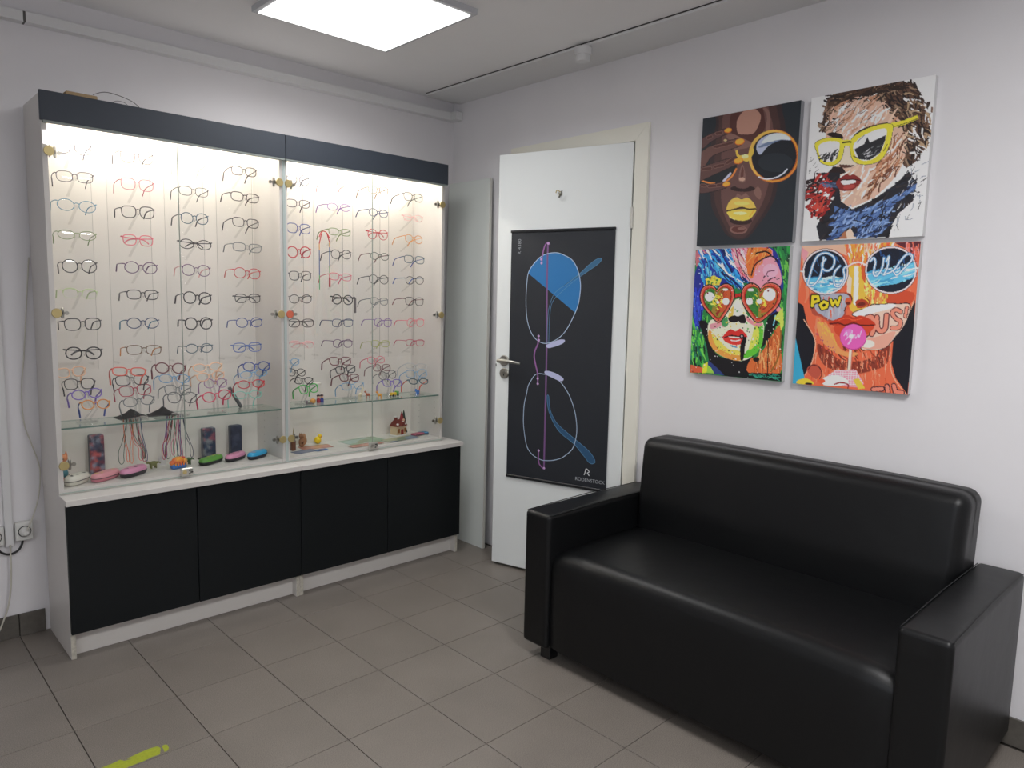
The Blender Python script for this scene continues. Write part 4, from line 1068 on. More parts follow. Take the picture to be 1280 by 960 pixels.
# ------------------------------------------------------------------ door with casing
dr = empty('door_1', (-.012, -1.255, 0), R(105.3), kind='structure')
LW = .684
leaf = MB().box((0.002, -.040, .014), (LW, 0, 2.021), .0015).build('door_leaf', DOORW, dr)
MB().box((LW - .0005, -.034, .016), (LW + .0008, -.006, 2.019)).build('edge_strip', mat('door_edge', (198, 198, 190), .5), leaf)
lh = MB().lathe([(.026, .0), (.026, .006), (.023, .009)], (.632, 0, 1.040), 24, 'y').build('lever_handle', STEEL, dr, True)
MB().tube([(.632, .008, 1.040), (.632, .046, 1.040)], .009, 12).build('handle_neck', STEEL, lh, True)
MB().tube(curve_pts([(.640, .050, 1.041), (.610, .052, 1.043), (.560, .050, 1.040), (.522, .040, 1.034)], 4), [.0095, .0095, .009, .009, .0085, .008, .008, .0075, .0075, .007, .007, .0065, .006], 10).build('lever', STEEL, lh, True)
kr = MB().lathe([(.026, .0), (.026, .006), (.023, .009)], (.630, 0, .978), 24, 'y').build('key_rose', STEEL, dr, True)
MB().box((.6275, .009, .966), (.6325, .0098, .984)).build('keyhole', BLKP, kr)
MB().lathe([(.011, .008), (.011, .011), (.009, .012)], (.630, 0, .986), 16, 'y').build('turn_knob', STEEL, kr, True)
MB().box((LW - .006, -.0008 + .0008, 1.008), (LW - .0022, .0012, 1.022)).build('latch_mark', mat('latch_dark', (60, 58, 54), .5, metal=.6), dr)
for z in (1.70, .35):
    MB().tube([(-.004, .006, z - .045), (-.004, .006, z + .045)], .007, 10).build('hinge', mat('hinge_white', (210, 208, 200), .4), dr, True)
hk = MB().lathe([(.010, 0), (.010, .003), (.006, .006)], (.350, 0, 1.823), 14, 'y').build('coat_hook', STEEL, dr, True)
MB().tube(curve_pts([(.350, .004, 1.820), (.352, .012, 1.806), (.345, .020, 1.804), (.334, .026, 1.822), (.330, .024, 1.832)], 4), .0024, 8).build('hook_arm', mat('hook_dark', (104, 104, 96), .4, metal=.6), hk, True)
MB().tube(curve_pts([(.350, .004, 1.830), (.362, .014, 1.836), (.366, .016, 1.824)], 4), .0022, 8).build('hook_prong', BRASS, hk, True)

cs = empty('trim_4', (0, 0, 0), kind='structure')
CY0, CY1, CZ = -1.330, -.484, 2.092
g = .068
MB().prism([(CY0, 0), (CY0 + g, 0), (CY0 + g, CZ - g), (CY0, CZ)], 'x', -.014, 0).build('casing_board', CASING, cs)
MB().prism([(CY1, 0), (CY1, CZ), (CY1 - g, CZ - g), (CY1 - g, 0)], 'x', -.014, 0).build('casing_board', CASING, cs)
MB().prism([(CY0 + .0006, CZ), (CY0 + g + .0003, CZ - g + .0006), (CY1 - g - .0003, CZ - g + .0006), (CY1 - .0006, CZ)], 'x', -.014, 0).build('casing_board', CASING, cs)
MB().box((-.006, -1.2675, 0), (.1, -1.2565, DZ - .003)).build('jamb', CASING, cs)
MB().box((-.006, -.5635, 0), (.1, -.5525, DZ - .003)).build('jamb', CASING, cs)
MB().box((-.006, -1.2562, DZ - .011), (.1, -.5638, DZ - .0005)).build('jamb', CASING, cs)
MB().box((.036, -1.2562, 0), (.050, -1.243, DZ - .012)).box((.036, -.577, 0), (.050, -.5638, DZ - .012)).build('door_stop', CASING, cs)

# ------------------------------------------------------------------ hanging poster on the door leaf
po = empty('hanging_poster', (-.012, -1.255, 0), R(105.3), label='tall black hanging eyewear poster with rimless glasses, hung on the white door', cat='poster')
MB().box((.070, .003, .478), (.604, .0046, 1.656)).build('sheet', mat('poster_black', (33, 37, 44), .55), po)
MB().box((.068, .001, 1.652), (.607, .010, 1.664), .002).build('top_rail', mat('rail_black', (26, 28, 32), .35), po)
MB().box((.066, .001, .466), (.606, .010, .480), .002).build('bottom_rail', mat('rail_black', (26, 28, 32), .35), po)
YP = .0047
def ribbon(pts, w_, y, closed=False, k=5, taper=None):
    P = curve_pts([(a, b_) for a, b_ in pts], k, closed) if len(pts) > 2 else [Vector(p) for p in pts]
    n = len(P); v = []; f = []
    for i, p in enumerate(P):
        a = P[(i - 1) % n] if (closed or i > 0) else p
        c = P[(i + 1) % n] if (closed or i < n - 1) else p
        tt = (c - a); tt.normalize() if tt.length > 1e-9 else None
        nn = Vector((-tt.y, tt.x)) * w_ / 2
        v += [(p.x + nn.x, y, p.y + nn.y), (p.x - nn.x, y, p.y - nn.y)]
    for i in range(n if closed else n - 1):
        j = (i + 1) % n
        f.append((2 * i, 2 * i + 1, 2 * j + 1, 2 * j))
    return v, f
def flat(pts, y, k=5):
    P = curve_pts([(a, b_) for a, b_ in pts], k, True) if k else [Vector(p) for p in pts]
    return [(p.x, y, p.y) for p in P], [tuple(range(len(P)))]
def ink(name, rgb, items, y, rough=.55):
    mb = MB()
    for v, f in items: mb.add([(a, y, c) for a, b_, c in v], f)
    return mb.build(name, mat('ink_%d_%d_%d' % rgb, rgb, rough), po)
UL = PRINT['upper_lens']
# blue sector = part of the lens above the slanted cut
P = curve_pts(UL, 5, True)
a0, a1 = Vector(PRINT['upper_lens'][16]), Vector(PRINT['upper_lens'][8])
d01 = a1 - a0
sec = [p for p in P if (d01.x * (p.y - a0.y) - d01.y * (p.x - a0.x)) * -1 >= -1e-6]
if sum(p.y for p in sec) / max(1, len(sec)) < sum(p.y for p in P) / len(P):
    sec = [p for p in P if (d01.x * (p.y - a0.y) - d01.y * (p.x - a0.x)) >= -1e-6]
cxy = (sum(p.x for p in sec) / len(sec), sum(p.y for p in sec) / len(sec))
sec.sort(key=lambda p: math.atan2(p.y - cxy[1], p.x - cxy[0]))
ink('printed_lens_tint', (36, 116, 178), [([(p.x, 0, p.y) for p in sec], [tuple(range(len(sec)))])], YP)
ink('printed_temple', (122, 84, 134), [ribbon(PRINT['purple_temple'], .0085, 0, k=4)], YP + .0002)
ink('printed_temple', (40, 82, 118), [flat(PRINT['temple_low'], 0, 4)], YP + .0003)
ink('printed_temple', (52, 104, 140), [flat(PRINT['temple_up'][5:14], 0, 3)], YP + .0003)
ink('printed_temple_outline', (92, 140, 176), [ribbon(PRINT['temple_up'], .0022, 0, k=4)], YP + .0004)
ink('printed_temple_outline', (92, 140, 176), [ribbon(PRINT['temple_low'], .0022, 0, closed=True, k=4)], YP + .0004)
ink('printed_rim', (176, 196, 220), [ribbon(UL, .0034, 0, closed=True, k=6), ribbon(PRINT['lower_lens'], .0034, 0, closed=True, k=6)], YP + .0005)
for q_ in ('nose_up', 'nose_low'): ink('printed_nose_pad', (186, 190, 224), [flat(PRINT[q_], 0, 4)], YP + .0006)
ink('printed_bridge', (148, 96, 156), [ribbon(PRINT['bridge'], .0075, 0, k=4), ribbon(PRINT['top_hook'], .0065, 0, k=4), ribbon(PRINT['bottom_hook'], .0065, 0, k=4)], YP + .0007)
sc_ = []
for s_, z in PRINT['screws']:
    ring = [(s_ + .006 * math.cos(2 * PI * k / 14), 0, z + .006 * math.sin(2 * PI * k / 14)) for k in range(14)]
    sc_.append((ring, [tuple(range(14))]))
ink('printed_screw', (196, 160, 206), sc_, YP + .0008)
L0 = PRINT['logo']
sx = (L0[0][0] - L0[4][0]); bx_, bz_ = L0[4][0] - .004, L0[4][1] + .014
LG = [[(bx_ + .026, bz_), (bx_ + .022, bz_ + .012), (bx_ + .018, bz_ + .030), (bx_ + .012, bz_ + .030), (bx_ + .003, bz_ + .022), (bx_ + .001, bz_ + .017), (bx_ + .011, bz_ + .012)], [(bx_ + .011, bz_ + .013), (bx_ + .0, bz_)]]
def poly_ribbon(pts, w_):
    out = []
    for a, b_ in zip(pts[:-1], pts[1:]): out.append(ribbon([a, b_], w_, 0))
    return out
ink('printed_emblem', (214, 216, 218), poly_ribbon(LG[0], .0042) + poly_ribbon(LG[1], .0042), YP + .0003)
def text(s, size, s0, z0, rot, rgb, sp=1.0):
    cu = bpy.data.curves.new('print_text', 'FONT'); cu.body = s; cu.size = size; cu.space_character = sp
    o = bpy.data.objects.new('tmp', cu); COL.objects.link(o)
    bpy.context.view_layer.update()
    me = bpy.data.meshes.new_from_object(o.evaluated_get(bpy.context.evaluated_depsgraph_get()))
    bpy.data.objects.remove(o)
    for v in me.vertices:
        x, y = v.co.x, v.co.y
        if rot: x, y = -y, x
        v.co = (s0 - x, YP + .0003, z0 + y)
    me.materials.clear(); me.materials.append(mat('ink_%d_%d_%d' % rgb, rgb, .55))
    return link('printed_text', me, po)
wd = PRINT['words']
text('RODENSTOCK', .0225, wd[0][0] + .001, wd[1][1] + .002, False, (170, 174, 178), 1.0)
text('R 4380', .024, wd[2][0] - .012, wd[2][1], True, (150, 154, 160), 1.05)

# ------------------------------------------------------------------ sofa
LEA = bpy.data.materials.new('black_leatherette'); LEA.use_nodes = True
nt = LEA.node_tree; b = nt.nodes['Principled BSDF']
b.inputs['Base Color'].default_value = (.0048, .0052, .0058, 1); b.inputs['Roughness'].default_value = .40; b.inputs['Specular IOR Level'].default_value = .32
tc = nt.nodes.new('ShaderNodeTexCoord'); vo = nt.nodes.new('ShaderNodeTexVoronoi'); vo.inputs['Scale'].default_value = 420
nz = nt.nodes.new('ShaderNodeTexNoise'); nz.inputs['Scale'].default_value = 7; nz.inputs['Detail'].default_value = 3
nt.links.new(tc.outputs['Object'], vo.inputs['Vector']); nt.links.new(tc.outputs['Object'], nz.inputs['Vector'])
b1 = nt.nodes.new('ShaderNodeBump'); b1.inputs['Strength'].default_value = .25; b1.inputs['Distance'].default_value = .0004
b2 = nt.nodes.new('ShaderNodeBump'); b2.inputs['Strength'].default_value = .35; b2.inputs['Distance'].default_value = .006
nt.links.new(vo.outputs['Distance'], b1.inputs['Height']); nt.links.new(nz.outputs['Fac'], b2.inputs['Height'])
nt.links.new(b2.outputs['Normal'], b1.inputs['Normal']); nt.links.new(b1.outputs['Normal'], b.inputs['Normal'])
SX, SY = -.36, -2.075
so = empty('sofa', (SX, SY, 0), label='black leatherette two-seat sofa against the right wall under the four canvases', cat='sofa')
def sb(name, a, b_, r, shape=None, n=5, mid=10, parent=so):
    return MB().rbox((a[0] - SX, a[1] - SY, a[2]), (b_[0] - SX, b_[1] - SY, b_[2]), r, n, mid, shape).build(name, LEA, parent, True)
AY0, AY1 = -1.368, -1.492
BY0, BY1 = -2.662, -2.786
XF = -.732
def armshape(x, y, z, p):
    return (p[0], p[1] * (1 + .012 * (1 - x * x)), p[2] + (.006 * (1 - x * x) * (1 - y * y) if z > 0 else 0))
for ya, yb in ((AY0, AY1), (BY0, BY1)):
    arm = sb('armrest', (XF, yb, .052), (-.035, ya, .560), .016, armshape)
    for yy in (ya - .003 - SY, yb + .003 - SY):
        MB().tube([(XF + .012 - SX, yy, .5572), (-.38 - SX, yy, .5632), (-.05 - SX, yy, .5572)], .0016, 6).build('seam', LEA, arm, True)
# seat: one waterfall cover, rounded front edge, slightly crowned
prof = []
xf, xb_, zb_, zt_, rr = XF + .012, -.19, .062, .424, .055
prof += [(xf, zb_), (xf - .003, .15), (xf - .004, .26), (xf - .002, zt_ - rr - .01)]
for k in range(9):
    a = R(180 - 90 * k / 8); prof.append((xf + rr + rr * math.cos(a), zt_ - rr + rr * math.sin(a)))
for k in range(1, 9): prof.append((xf + rr + (xb_ - xf - rr) * k / 8, zt_ + .004 * math.sin(PI * k / 8)))
prof.append((xb_, zb_))
ny = 24; ya, yb = AY1 - .0015, BY0 + .0015
v = []; f = []
for i in range(ny + 1):
    t_ = i / ny * 2 - 1; yy = ya + (yb - ya) * i / ny
    cr = (1 - abs(t_) ** 3); en = max(0, abs(t_) - .96) / .04
    for (px_, pz_) in prof:
        top = max(0, (pz_ - .30) / .124)
        v.append((px_ + .010 * en ** 2 * (1 if px_ < xf + .06 else 0) - SX, yy - SY, pz_ + (.010 * cr - .010 * en ** 2) * top))
m_ = len(prof)
for i in range(ny):
    for k in range(m_):
        l = (k + 1) % m_
        f.append((i * m_ + k, i * m_ + l, (i + 1) * m_ + l, (i + 1) * m_ + k))
f.append(tuple(range(m_))); f.append(tuple(ny * m_ + k for k in range(m_))[::-1])
MB().add(v, f).build('seat', LEA, so, True)
def backshape(x, y, z, p):
    q = [p[0], p[1], p[2]]
    q[0] -= .014 * (1 - y ** 4) * (1 - z * z) if x < 0 else 0     # soft belly
    q[0] += .030 * max(0, z) if x < 0 else 0                      # leans back towards the top
    q[1] *= 1 + .008 * max(0, z)
    q[2] += .008 * (1 - y ** 4) * max(0, z)
    return q
sb('backrest', (-.225, BY0 + .003, .30), (-.030, AY1 - .003, .790), .040, backshape, 7, 16)
MB().tube([(-.215 - SX, AY1 - .01 - SY, .428), (-.228 - SX, -2.08 - SY, .434), (-.215 - SX, BY0 + .01 - SY, .428)], .003, 6).build('seam', LEA, so, True)
for x in (XF + .055, -.09):
    for y in ((AY0 + AY1) / 2 - .03, (BY0 + BY1) / 2 + .03):
        MB().box((x - SX - .024, y - SY - .024, .0005), (x - SX + .024, y - SY + .024, .0615), .003).build('leg', BLKP, so)

# worn strip of yellow-green floor tape
tp = [(-2.22, -1.082), (-2.12, -1.077), (-2.070, -1.077), (-2.048, -1.073), (-2.040, -1.086), (-2.020, -1.092), (-2.032, -1.080), (-1.996, -1.075), (-1.970, -1.073), (-1.948, -1.077), (-1.944, -1.092), (-1.950, -1.108), (-1.956, -1.121), (-1.975, -1.119), (-1.999, -1.123), (-2.040, -1.122), (-2.078, -1.126), (-2.14, -1.124), (-2.22, -1.128)]
t = empty('floor_tape', (-2.05, -1.1, 0), label='worn yellow-green tape strip on the floor tiles at lower left', cat='tape')
TAPE = mat('tape_yellow', (160, 170, 42), .5, noise=.12, nscale=120)
MB().prism([(a + 2.05, b_ + 1.1) for a, b_ in tp], 'z', .0001, .0005).build('strip', TAPE, t)
MB().prism([(a + 2.05, b_ + 1.1) for a, b_ in [(-1.939, -1.086), (-1.931, -1.082), (-1.924, -1.088), (-1.926, -1.108), (-1.932, -1.117), (-1.942, -1.118), (-1.940, -1.102)]], 'z', .0001, .0005).build('torn_end', TAPE, t)
# ------------------------------------------------------------------ four printed canvases
class Art:
    """paints flat colours on a fine grid; shapes are given in sketch units inside the quad `q` (TL, TR, BR, BL)"""
    NX, NY = 224, 280
    def __init__(s, q, bg):
        u, v = np.meshgrid(np.linspace(0, 1, s.NX + 1), np.linspace(0, 1, s.NY + 1))
        src = [(0, 0), (1, 0), (1, 1), (0, 1)]
        A = []; B = []
        for (a, b), (x, y) in zip(src, q):
            A.append([a, b, 1, 0, 0, 0, -a * x, -b * x]); B.append(x)
            A.append([0, 0, 0, a, b, 1, -a * y, -b * y]); B.append(y)
        h = np.linalg.solve(np.array(A, float), np.array(B, float))
        w_ = h[6] * u + h[7] * v + 1
        s.X = ((h[0] * u + h[1] * v + h[2]) / w_).ravel(); s.Y = ((h[3] * u + h[4] * v + h[5]) / w_).ravel()
        s.C = np.tile(np.array(bg, float), (s.X.size, 1))
        s.rs = np.random.RandomState(3)
    def put(s, idx, m, c):
        s.C[idx[m]] = c
    def near(s, x0, x1, y0, y1):
        return np.nonzero((s.X >= x0) & (s.X <= x1) & (s.Y >= y0) & (s.Y <= y1))[0]
    def inside(s, pts, idx):
        x, y = s.X[idx], s.Y[idx]; r = np.zeros(len(idx), bool); n = len(pts)
        for i in range(n):
            (x1, y1), (x2, y2) = pts[i], pts[(i + 1) % n]
            if y1 == y2: continue
            r ^= ((y1 > y) != (y2 > y)) & (x < (x2 - x1) * (y - y1) / (y2 - y1) + x1)
        return r
    def poly(s, pts, c, k=4):
        if k: pts = [(p.x, p.y) for p in curve_pts(pts, k, True)]
        a = np.array(pts); idx = s.near(a[:, 0].min(), a[:, 0].max(), a[:, 1].min(), a[:, 1].max())
        s.put(idx, s.inside(pts, idx), c); return s
    def ell(s, cx, cy, rx, ry, c, rot=0.0):
        R_ = max(rx, ry); idx = s.near(cx - R_, cx + R_, cy - R_, cy + R_)
        a, b = s.X[idx] - cx, s.Y[idx] - cy; co, si = math.cos(R(rot)), math.sin(R(rot))
        u, v = a * co + b * si, -a * si + b * co
        s.put(idx, (u / rx) ** 2 + (v / ry) ** 2 <= 1, c); return s
    def line(s, pts, wd, c, k=4, closed=False, clip=None):
        if k and len(pts) > 2: pts = [(p.x, p.y) for p in curve_pts(pts, k, closed)]
        if closed: pts = list(pts) + [pts[0]]
        n = len(pts)
        for i in range(n - 1):
            (x1, y1), (x2, y2) = pts[i], pts[i + 1]
            w_ = wd / 2 if not isinstance(wd, tuple) else (wd[0] + (wd[1] - wd[0]) * i / max(1, n - 1)) / 2
            idx = s.near(min(x1, x2) - w_, max(x1, x2) + w_, min(y1, y2) - w_, max(y1, y2) + w_)
            if not len(idx): continue
            px, py = s.X[idx] - x1, s.Y[idx] - y1; dx, dy = x2 - x1, y2 - y1; L = dx * dx + dy * dy + 1e-9
            t_ = np.clip((px * dx + py * dy) / L, 0, 1)
            m = (px - t_ * dx) ** 2 + (py - t_ * dy) ** 2 <= w_ * w_
            if clip is not None: m &= s.inside(clip, idx)
            s.put(idx, m, c)
        return s
    def strokes(s, region, cols, n, ln, wd, ang, spread=25):
        """loose brush strokes whose middles lie in the region"""
        a = np.array(region); x0, x1, y0, y1 = a[:, 0].min(), a[:, 0].max(), a[:, 1].min(), a[:, 1].max()
        k = 0; tries = 0
        while k < n and tries < n * 12:
            tries += 1
            x, y = s.rs.uniform(x0, x1), s.rs.uniform(y0, y1)
            ok = False; m = len(region)
            for i in range(m):
                (xa, ya), (xb, yb) = region[i], region[(i + 1) % m]
                if (ya > y) != (yb > y) and x < (xb - xa) * (y - ya) / (yb - ya) + xa: ok = not ok
            if not ok: continue
            k += 1
            an = R((ang(x, y) if callable(ang) else ang) + s.rs.uniform(-spread, spread)); l = s.rs.uniform(ln * .4, ln) / 2
            dx, dy = math.cos(an) * l, math.sin(an) * l; bw = s.rs.uniform(-.3, .3) * l
            s.line([(x - dx, y - dy), (x - dy * .0 + bw * math.sin(an), y - bw * math.cos(an)), (x + dx, y + dy)], (s.rs.uniform(wd * .5, wd), wd * .25), cols[s.rs.randint(len(cols))], 2)
        return s
    def dots(s, region, cols, n, r0, r1):
        a = np.array(region); x0, x1, y0, y1 = a[:, 0].min(), a[:, 0].max(), a[:, 1].min(), a[:, 1].max()
        for _ in range(n):
            x, y, r = s.rs.uniform(x0, x1), s.rs.uniform(y0, y1), s.rs.uniform(r0, r1)
            idx = s.near(x - r, x + r, y - r, y + r)
            if not len(idx): continue
            m = ((s.X[idx] - x) ** 2 + (s.Y[idx] - y) ** 2 <= r * r) & s.inside(region, idx)
            s.put(idx, m, cols[s.rs.randint(len(cols))])
        return s

def art_material():
    m = bpy.data.materials.new('canvas_print'); m.use_nodes = True
    nt = m.node_tree; b = nt.nodes['Principled BSDF']; b.inputs['Roughness'].default_value = .5; b.inputs['Specular IOR Level'].default_value = .35
    a = nt.nodes.new('ShaderNodeAttribute'); a.attribute_name = 'print'
    nt.links.new(a.outputs['Color'], b.inputs['Base Color'])
    w_ = nt.nodes.new('ShaderNodeTexWave'); w_.inputs['Scale'].default_value = 300
    tc = nt.nodes.new('ShaderNodeTexCoord'); nt.links.new(tc.outputs['Object'], w_.inputs['Vector'])
    bp = nt.nodes.new('ShaderNodeBump'); bp.inputs['Strength'].default_value = .06; bp.inputs['Distance'].default_value = .0004
    nt.links.new(w_.outputs['Fac'], bp.inputs['Height']); nt.links.new(bp.outputs['Normal'], b.inputs['Normal'])
    return m
ARTM = art_material()
PRINT_GAIN = 1.28
def canvas(label, art, ya, yb, zt, zb, edge, tilt=0.0):
    """ya = edge towards the door, yb = edge towards the room"""
    t = empty('canvas_picture', (0, (ya + yb) / 2, (zt + zb) / 2), label=label, cat='picture', group='square of four pop art canvases')
    hy, hz = (ya - yb) / 2, (zt - zb) / 2
    nx, ny = art.NX, art.NY
    uu, vv = np.meshgrid(np.linspace(0, 1, nx + 1), np.linspace(0, 1, ny + 1))
    co = np.stack([np.full(uu.size, -.0265), hy - 2 * hy * uu.ravel(), hz - 2 * hz * vv.ravel()], 1)
    i, j = np.meshgrid(np.arange(nx), np.arange(ny)); a = (j * (nx + 1) + i).ravel()
    f = np.stack([a, a + nx + 1, a + nx + 2, a + 1], 1)
    me = bpy.data.meshes.new('canvas_front')
    me.vertices.add(len(co)); me.vertices.foreach_set('co', co.ravel())
    me.loops.add(f.size); me.loops.foreach_set('vertex_index', f.ravel().astype(np.int32))
    me.polygons.add(len(f)); me.polygons.foreach_set('loop_start', np.arange(0, f.size, 4, dtype=np.int32))
    me.polygons.foreach_set('loop_total', np.full(len(f), 4, dtype=np.int32))
    me.update(calc_edges=True)
    c = art.C / 255.0
    c = np.where(c <= .04045, c / 12.92, ((c + .055) / 1.055) ** 2.4) * PRINT_GAIN
    c = np.clip(c, 0, .9)
    at = me.attributes.new('print', 'FLOAT_COLOR', 'POINT')
    at.data.foreach_set('color', np.concatenate([c, np.ones((len(c), 1))], 1).astype(np.float32).ravel())
    me.materials.append(ARTM)
    link('canvas_front', me, t)
    e = MB()
    e.box((-.0264, -hy, -hz), (-.0015, hy, hz), .0008)
    e.build('wrapped_edge', mat('edge_%d_%d_%d' % edge, edge, .55), t)
    MB().box((-.0015, -hy + .004, -hz + .004), (-.0003, hy - .004, hz - .004)).build('stretcher', mat('pine', (188, 160, 118), .7), t)
    return t

# 1: dark portrait, gold round sunglasses, hand with orange nails
A = Art([(105, 150), (722, 28), (665, 922), (58, 955)], (41, 47, 53))
d1, d2, d3, d4 = (76, 54, 52), (104, 74, 70), (132, 98, 90), (176, 132, 116)
A.poly([(205, 90), (185, 200), (150, 330), (148, 620), (160, 720), (205, 805), (240, 872), (295, 907), (350, 910), (398, 885), (455, 810), (512, 730), (556, 640), (575, 540), (600, 400), (622, 220), (605, 110), (575, 40), (400, 60)], (60, 46, 48))
A.poly([(220, 90), (205, 200), (180, 330), (172, 620), (190, 720), (232, 812), (262, 868), (305, 898), (350, 900), (390, 872), (440, 800), (492, 720), (530, 640), (548, 540), (560, 400), (590, 220), (575, 120), (540, 40), (400, 60)], d1)
A.poly([(245, 100), (225, 210), (220, 330), (215, 620), (225, 720), (255, 800), (285, 850), (320, 872), (355, 868), (385, 840), (425, 770), (470, 690), (500, 610), (520, 520), (520, 400), (545, 220), (525, 120), (500, 60), (380, 60)], d2)
A.poly([(295, 100), (272, 170), (285, 240), (330, 262), (380, 300), (405, 300), (440, 262), (490, 215), (492, 150), (468, 70), (380, 80)], (84, 50, 46))
A.poly([(480, 80), (505, 130), (500, 210), (520, 230), (528, 160), (515, 90)], d3)
A.poly([(360, 100), (318, 160), (322, 235), (360, 246), (420, 238), (452, 190), (468, 130), (440, 90), (400, 84)], d4)
A.poly([(250, 260), (290, 300), (300, 350), (330, 340), (380, 330), (410, 300), (330, 260), (280, 240)], d3)
A.poly([(320, 440), (300, 520), (280, 570), (300, 590), (350, 560), (400, 590), (432, 560), (400, 520), (385, 440)], d2)
A.ell(353, 586, 78, 20, (52, 36, 36)); A.ell(350, 566, 46, 20, d2)
A.poly([(345, 440), (325, 520), (335, 545), (362, 545), (372, 520), (360, 450)], d3); A.poly([(350, 450), (338, 510), (352, 520), (360, 480)], (100, 62, 56)); A.ell(348, 527, 19, 12, (196, 160, 140))
A.poly([(305, 640), (320, 615), (345, 632), (372, 612), (398, 640), (350, 648)], d3, 0)
A.poly([(425, 592), (450, 574), (470, 608), (462, 652), (440, 640), (422, 612)], d3)
A.ell(340, 790, 70, 26, (58, 40, 40))
A.poly([(250, 725), (265, 672), (310, 642), (345, 655), (380, 643), (415, 668), (437, 714), (400, 716), (345, 706), (290, 722)], (226, 186, 88))
A.poly([(252, 735), (300, 722), (350, 715), (434, 716), (420, 752), (388, 782), (340, 790), (288, 778), (262, 756)], (230, 196, 84))
A.line([(252, 728), (300, 718), (345, 706), (390, 716), (434, 714)], 9, (58, 36, 26)); A.ell(335, 742, 42, 10, (250, 236, 160)); A.ell(345, 680, 50, 12, (238, 206, 112)); A.line([(268, 765), (300, 782)], 7, (250, 210, 120)); A.line([(395, 762), (424, 724)], 8, (250, 170, 60))
A.ell(325, 847, 56, 27, d3); A.ell(325, 845, 44, 20, (92, 52, 48)); A.ell(342, 840, 24, 9, d3)
# round sunglasses
A.poly([(88, 470), (100, 540), (150, 552), (220, 545), (270, 520), (312, 465), (290, 430)], (38, 42, 46))
A.line([(96, 538), (130, 550), (190, 556), (240, 545), (285, 508), (312, 462)], 11, (228, 134, 66)); A.line([(232, 540), (275, 492)], 14, (196, 196, 220))
A.ell(550, 380, 158, 168, (196, 110, 50), 20); A.ell(548, 378, 155, 163, (234, 160, 62), 20); A.ell(540, 376, 150, 160, (228, 178, 84), 20)
A.ell(553, 382, 144, 153, (190, 96, 44), 20); A.ell(550, 380, 140, 149, (34, 38, 44), 20)
A.poly([(438, 325), (465, 275), (520, 245), (580, 234), (630, 248), (657, 278), (600, 278), (560, 290), (510, 320), (462, 372)], (176, 184, 206))
A.poly([(520, 248), (580, 236), (630, 250), (655, 276), (600, 274), (530, 290), (470, 300)], (212, 222, 228)); A.poly([(450, 322), (500, 296), (560, 282), (600, 276), (560, 292), (500, 318), (456, 330)], (110, 128, 158), 0)
A.ell(560, 420, 110, 60, (44, 49, 56)); A.line([(455, 512), (500, 525), (560, 515), (605, 490), (632, 462)], 9, (206, 208, 226))
A.poly([(308, 350), (322, 346), (332, 376), (385, 368), (412, 330), (425, 350), (400, 400), (380, 416), (352, 408), (322, 398)], (232, 186, 78)); A.poly([(345, 378), (380, 370), (388, 388), (360, 398)], (246, 226, 160))
# hand
def finger(pts, w_, nail, col):
    A.line(pts, (w_[0] + 8, w_[1] + 8), (48, 36, 38)); A.line(pts, w_, col)
finger([(85, 590), (150, 585), (235, 565)], (52, 36), None, (92, 66, 64)); finger([(80, 500), (190, 455), (305, 412)], (76, 44), None, (96, 68, 64))
finger([(92, 420), (150, 355), (320, 298)], (66, 46), None, (110, 78, 72)); finger([(95, 310), (150, 270), (245, 228)], (50, 30), None, (96, 68, 66))
for q in ([(100, 468), (150, 460)], [(178, 450), (230, 438)], [(255, 425), (290, 402)], [(175, 325), (215, 318), (285, 298)], [(135, 270), (155, 262)], [(190, 242), (220, 236)], [(95, 568), (115, 570)], [(140, 574), (180, 570)], [(195, 568), (218, 562)]):
    A.line(q, 22, d3); A.line(q, 16, (86, 54, 50))
for q in ((262, 222, 25, 15), (335, 292, 31, 20), (326, 412, 29, 19), (250, 560, 25, 15)):
    A.ell(*q, (224, 116, 40), -14); A.ell(q[0] - 1, q[1] - 2, q[2] - 4, q[3] - 4, (248, 172, 66), -14)
A.ell(244, 284, 10, 7, (200, 180, 130))
canvas('dark canvas of a face with round gold sunglasses and yellow lips, upper left', A, -1.5965, -1.9933, 2.059, 1.5643, (150, 152, 156))

# 2: white canvas, brush-stroke portrait with yellow glasses
B_ = Art([(62, 145), (757, 12), (697, 915), (22, 945)], (226, 226, 224))
A = B_
dk = [(44, 36, 34), (66, 48, 42), (96, 72, 56), (150, 126, 104), (40, 34, 36)]
hair = [(150, 150), (210, 108), (330, 84), (540, 52), (640, 62), (680, 130), (716, 260), (722, 400), (650, 500), (600, 535), (540, 470), (560, 320), (500, 210), (420, 140), (300, 150), (215, 205), (150, 340), (112, 330), (135, 220)]
A.poly(hair, (96, 72, 60), 0)
face = [(175, 200), (300, 140), (430, 130), (505, 205), (570, 280), (600, 340), (590, 470), (540, 580), (430, 690), (300, 748), (235, 715), (218, 640), (196, 560), (212, 500), (160, 400), (145, 320)]
A.poly(face, (208, 174, 154))
A.strokes(hair, dk, 230, 70, 14, lambda x, y: 20 + (x - 400) * .12, 45)
A.strokes([(150, 130), (300, 80), (620, 60), (600, 110), (420, 140), (200, 200)], [(52, 42, 38), (78, 58, 46)], 60, 80, 16, -20, 30)
A.strokes([(600, 90), (730, 160), (735, 420), (650, 480), (600, 300)], [(176, 150, 120), (44, 36, 36), (120, 92, 72), (232, 228, 222), (60, 46, 40)], 90, 70, 14, 60, 60)
A.strokes(face, [(238, 226, 216), (226, 190, 168), (190, 140, 112), (214, 178, 158), (244, 238, 232)], 170, 90, 18, -50, 25)
A.strokes([(480, 400), (600, 330), (590, 500), (500, 620), (380, 690), (430, 560)], [(150, 96, 70), (190, 132, 100), (110, 70, 54), (226, 196, 172)], 75, 90, 13, -55, 25)
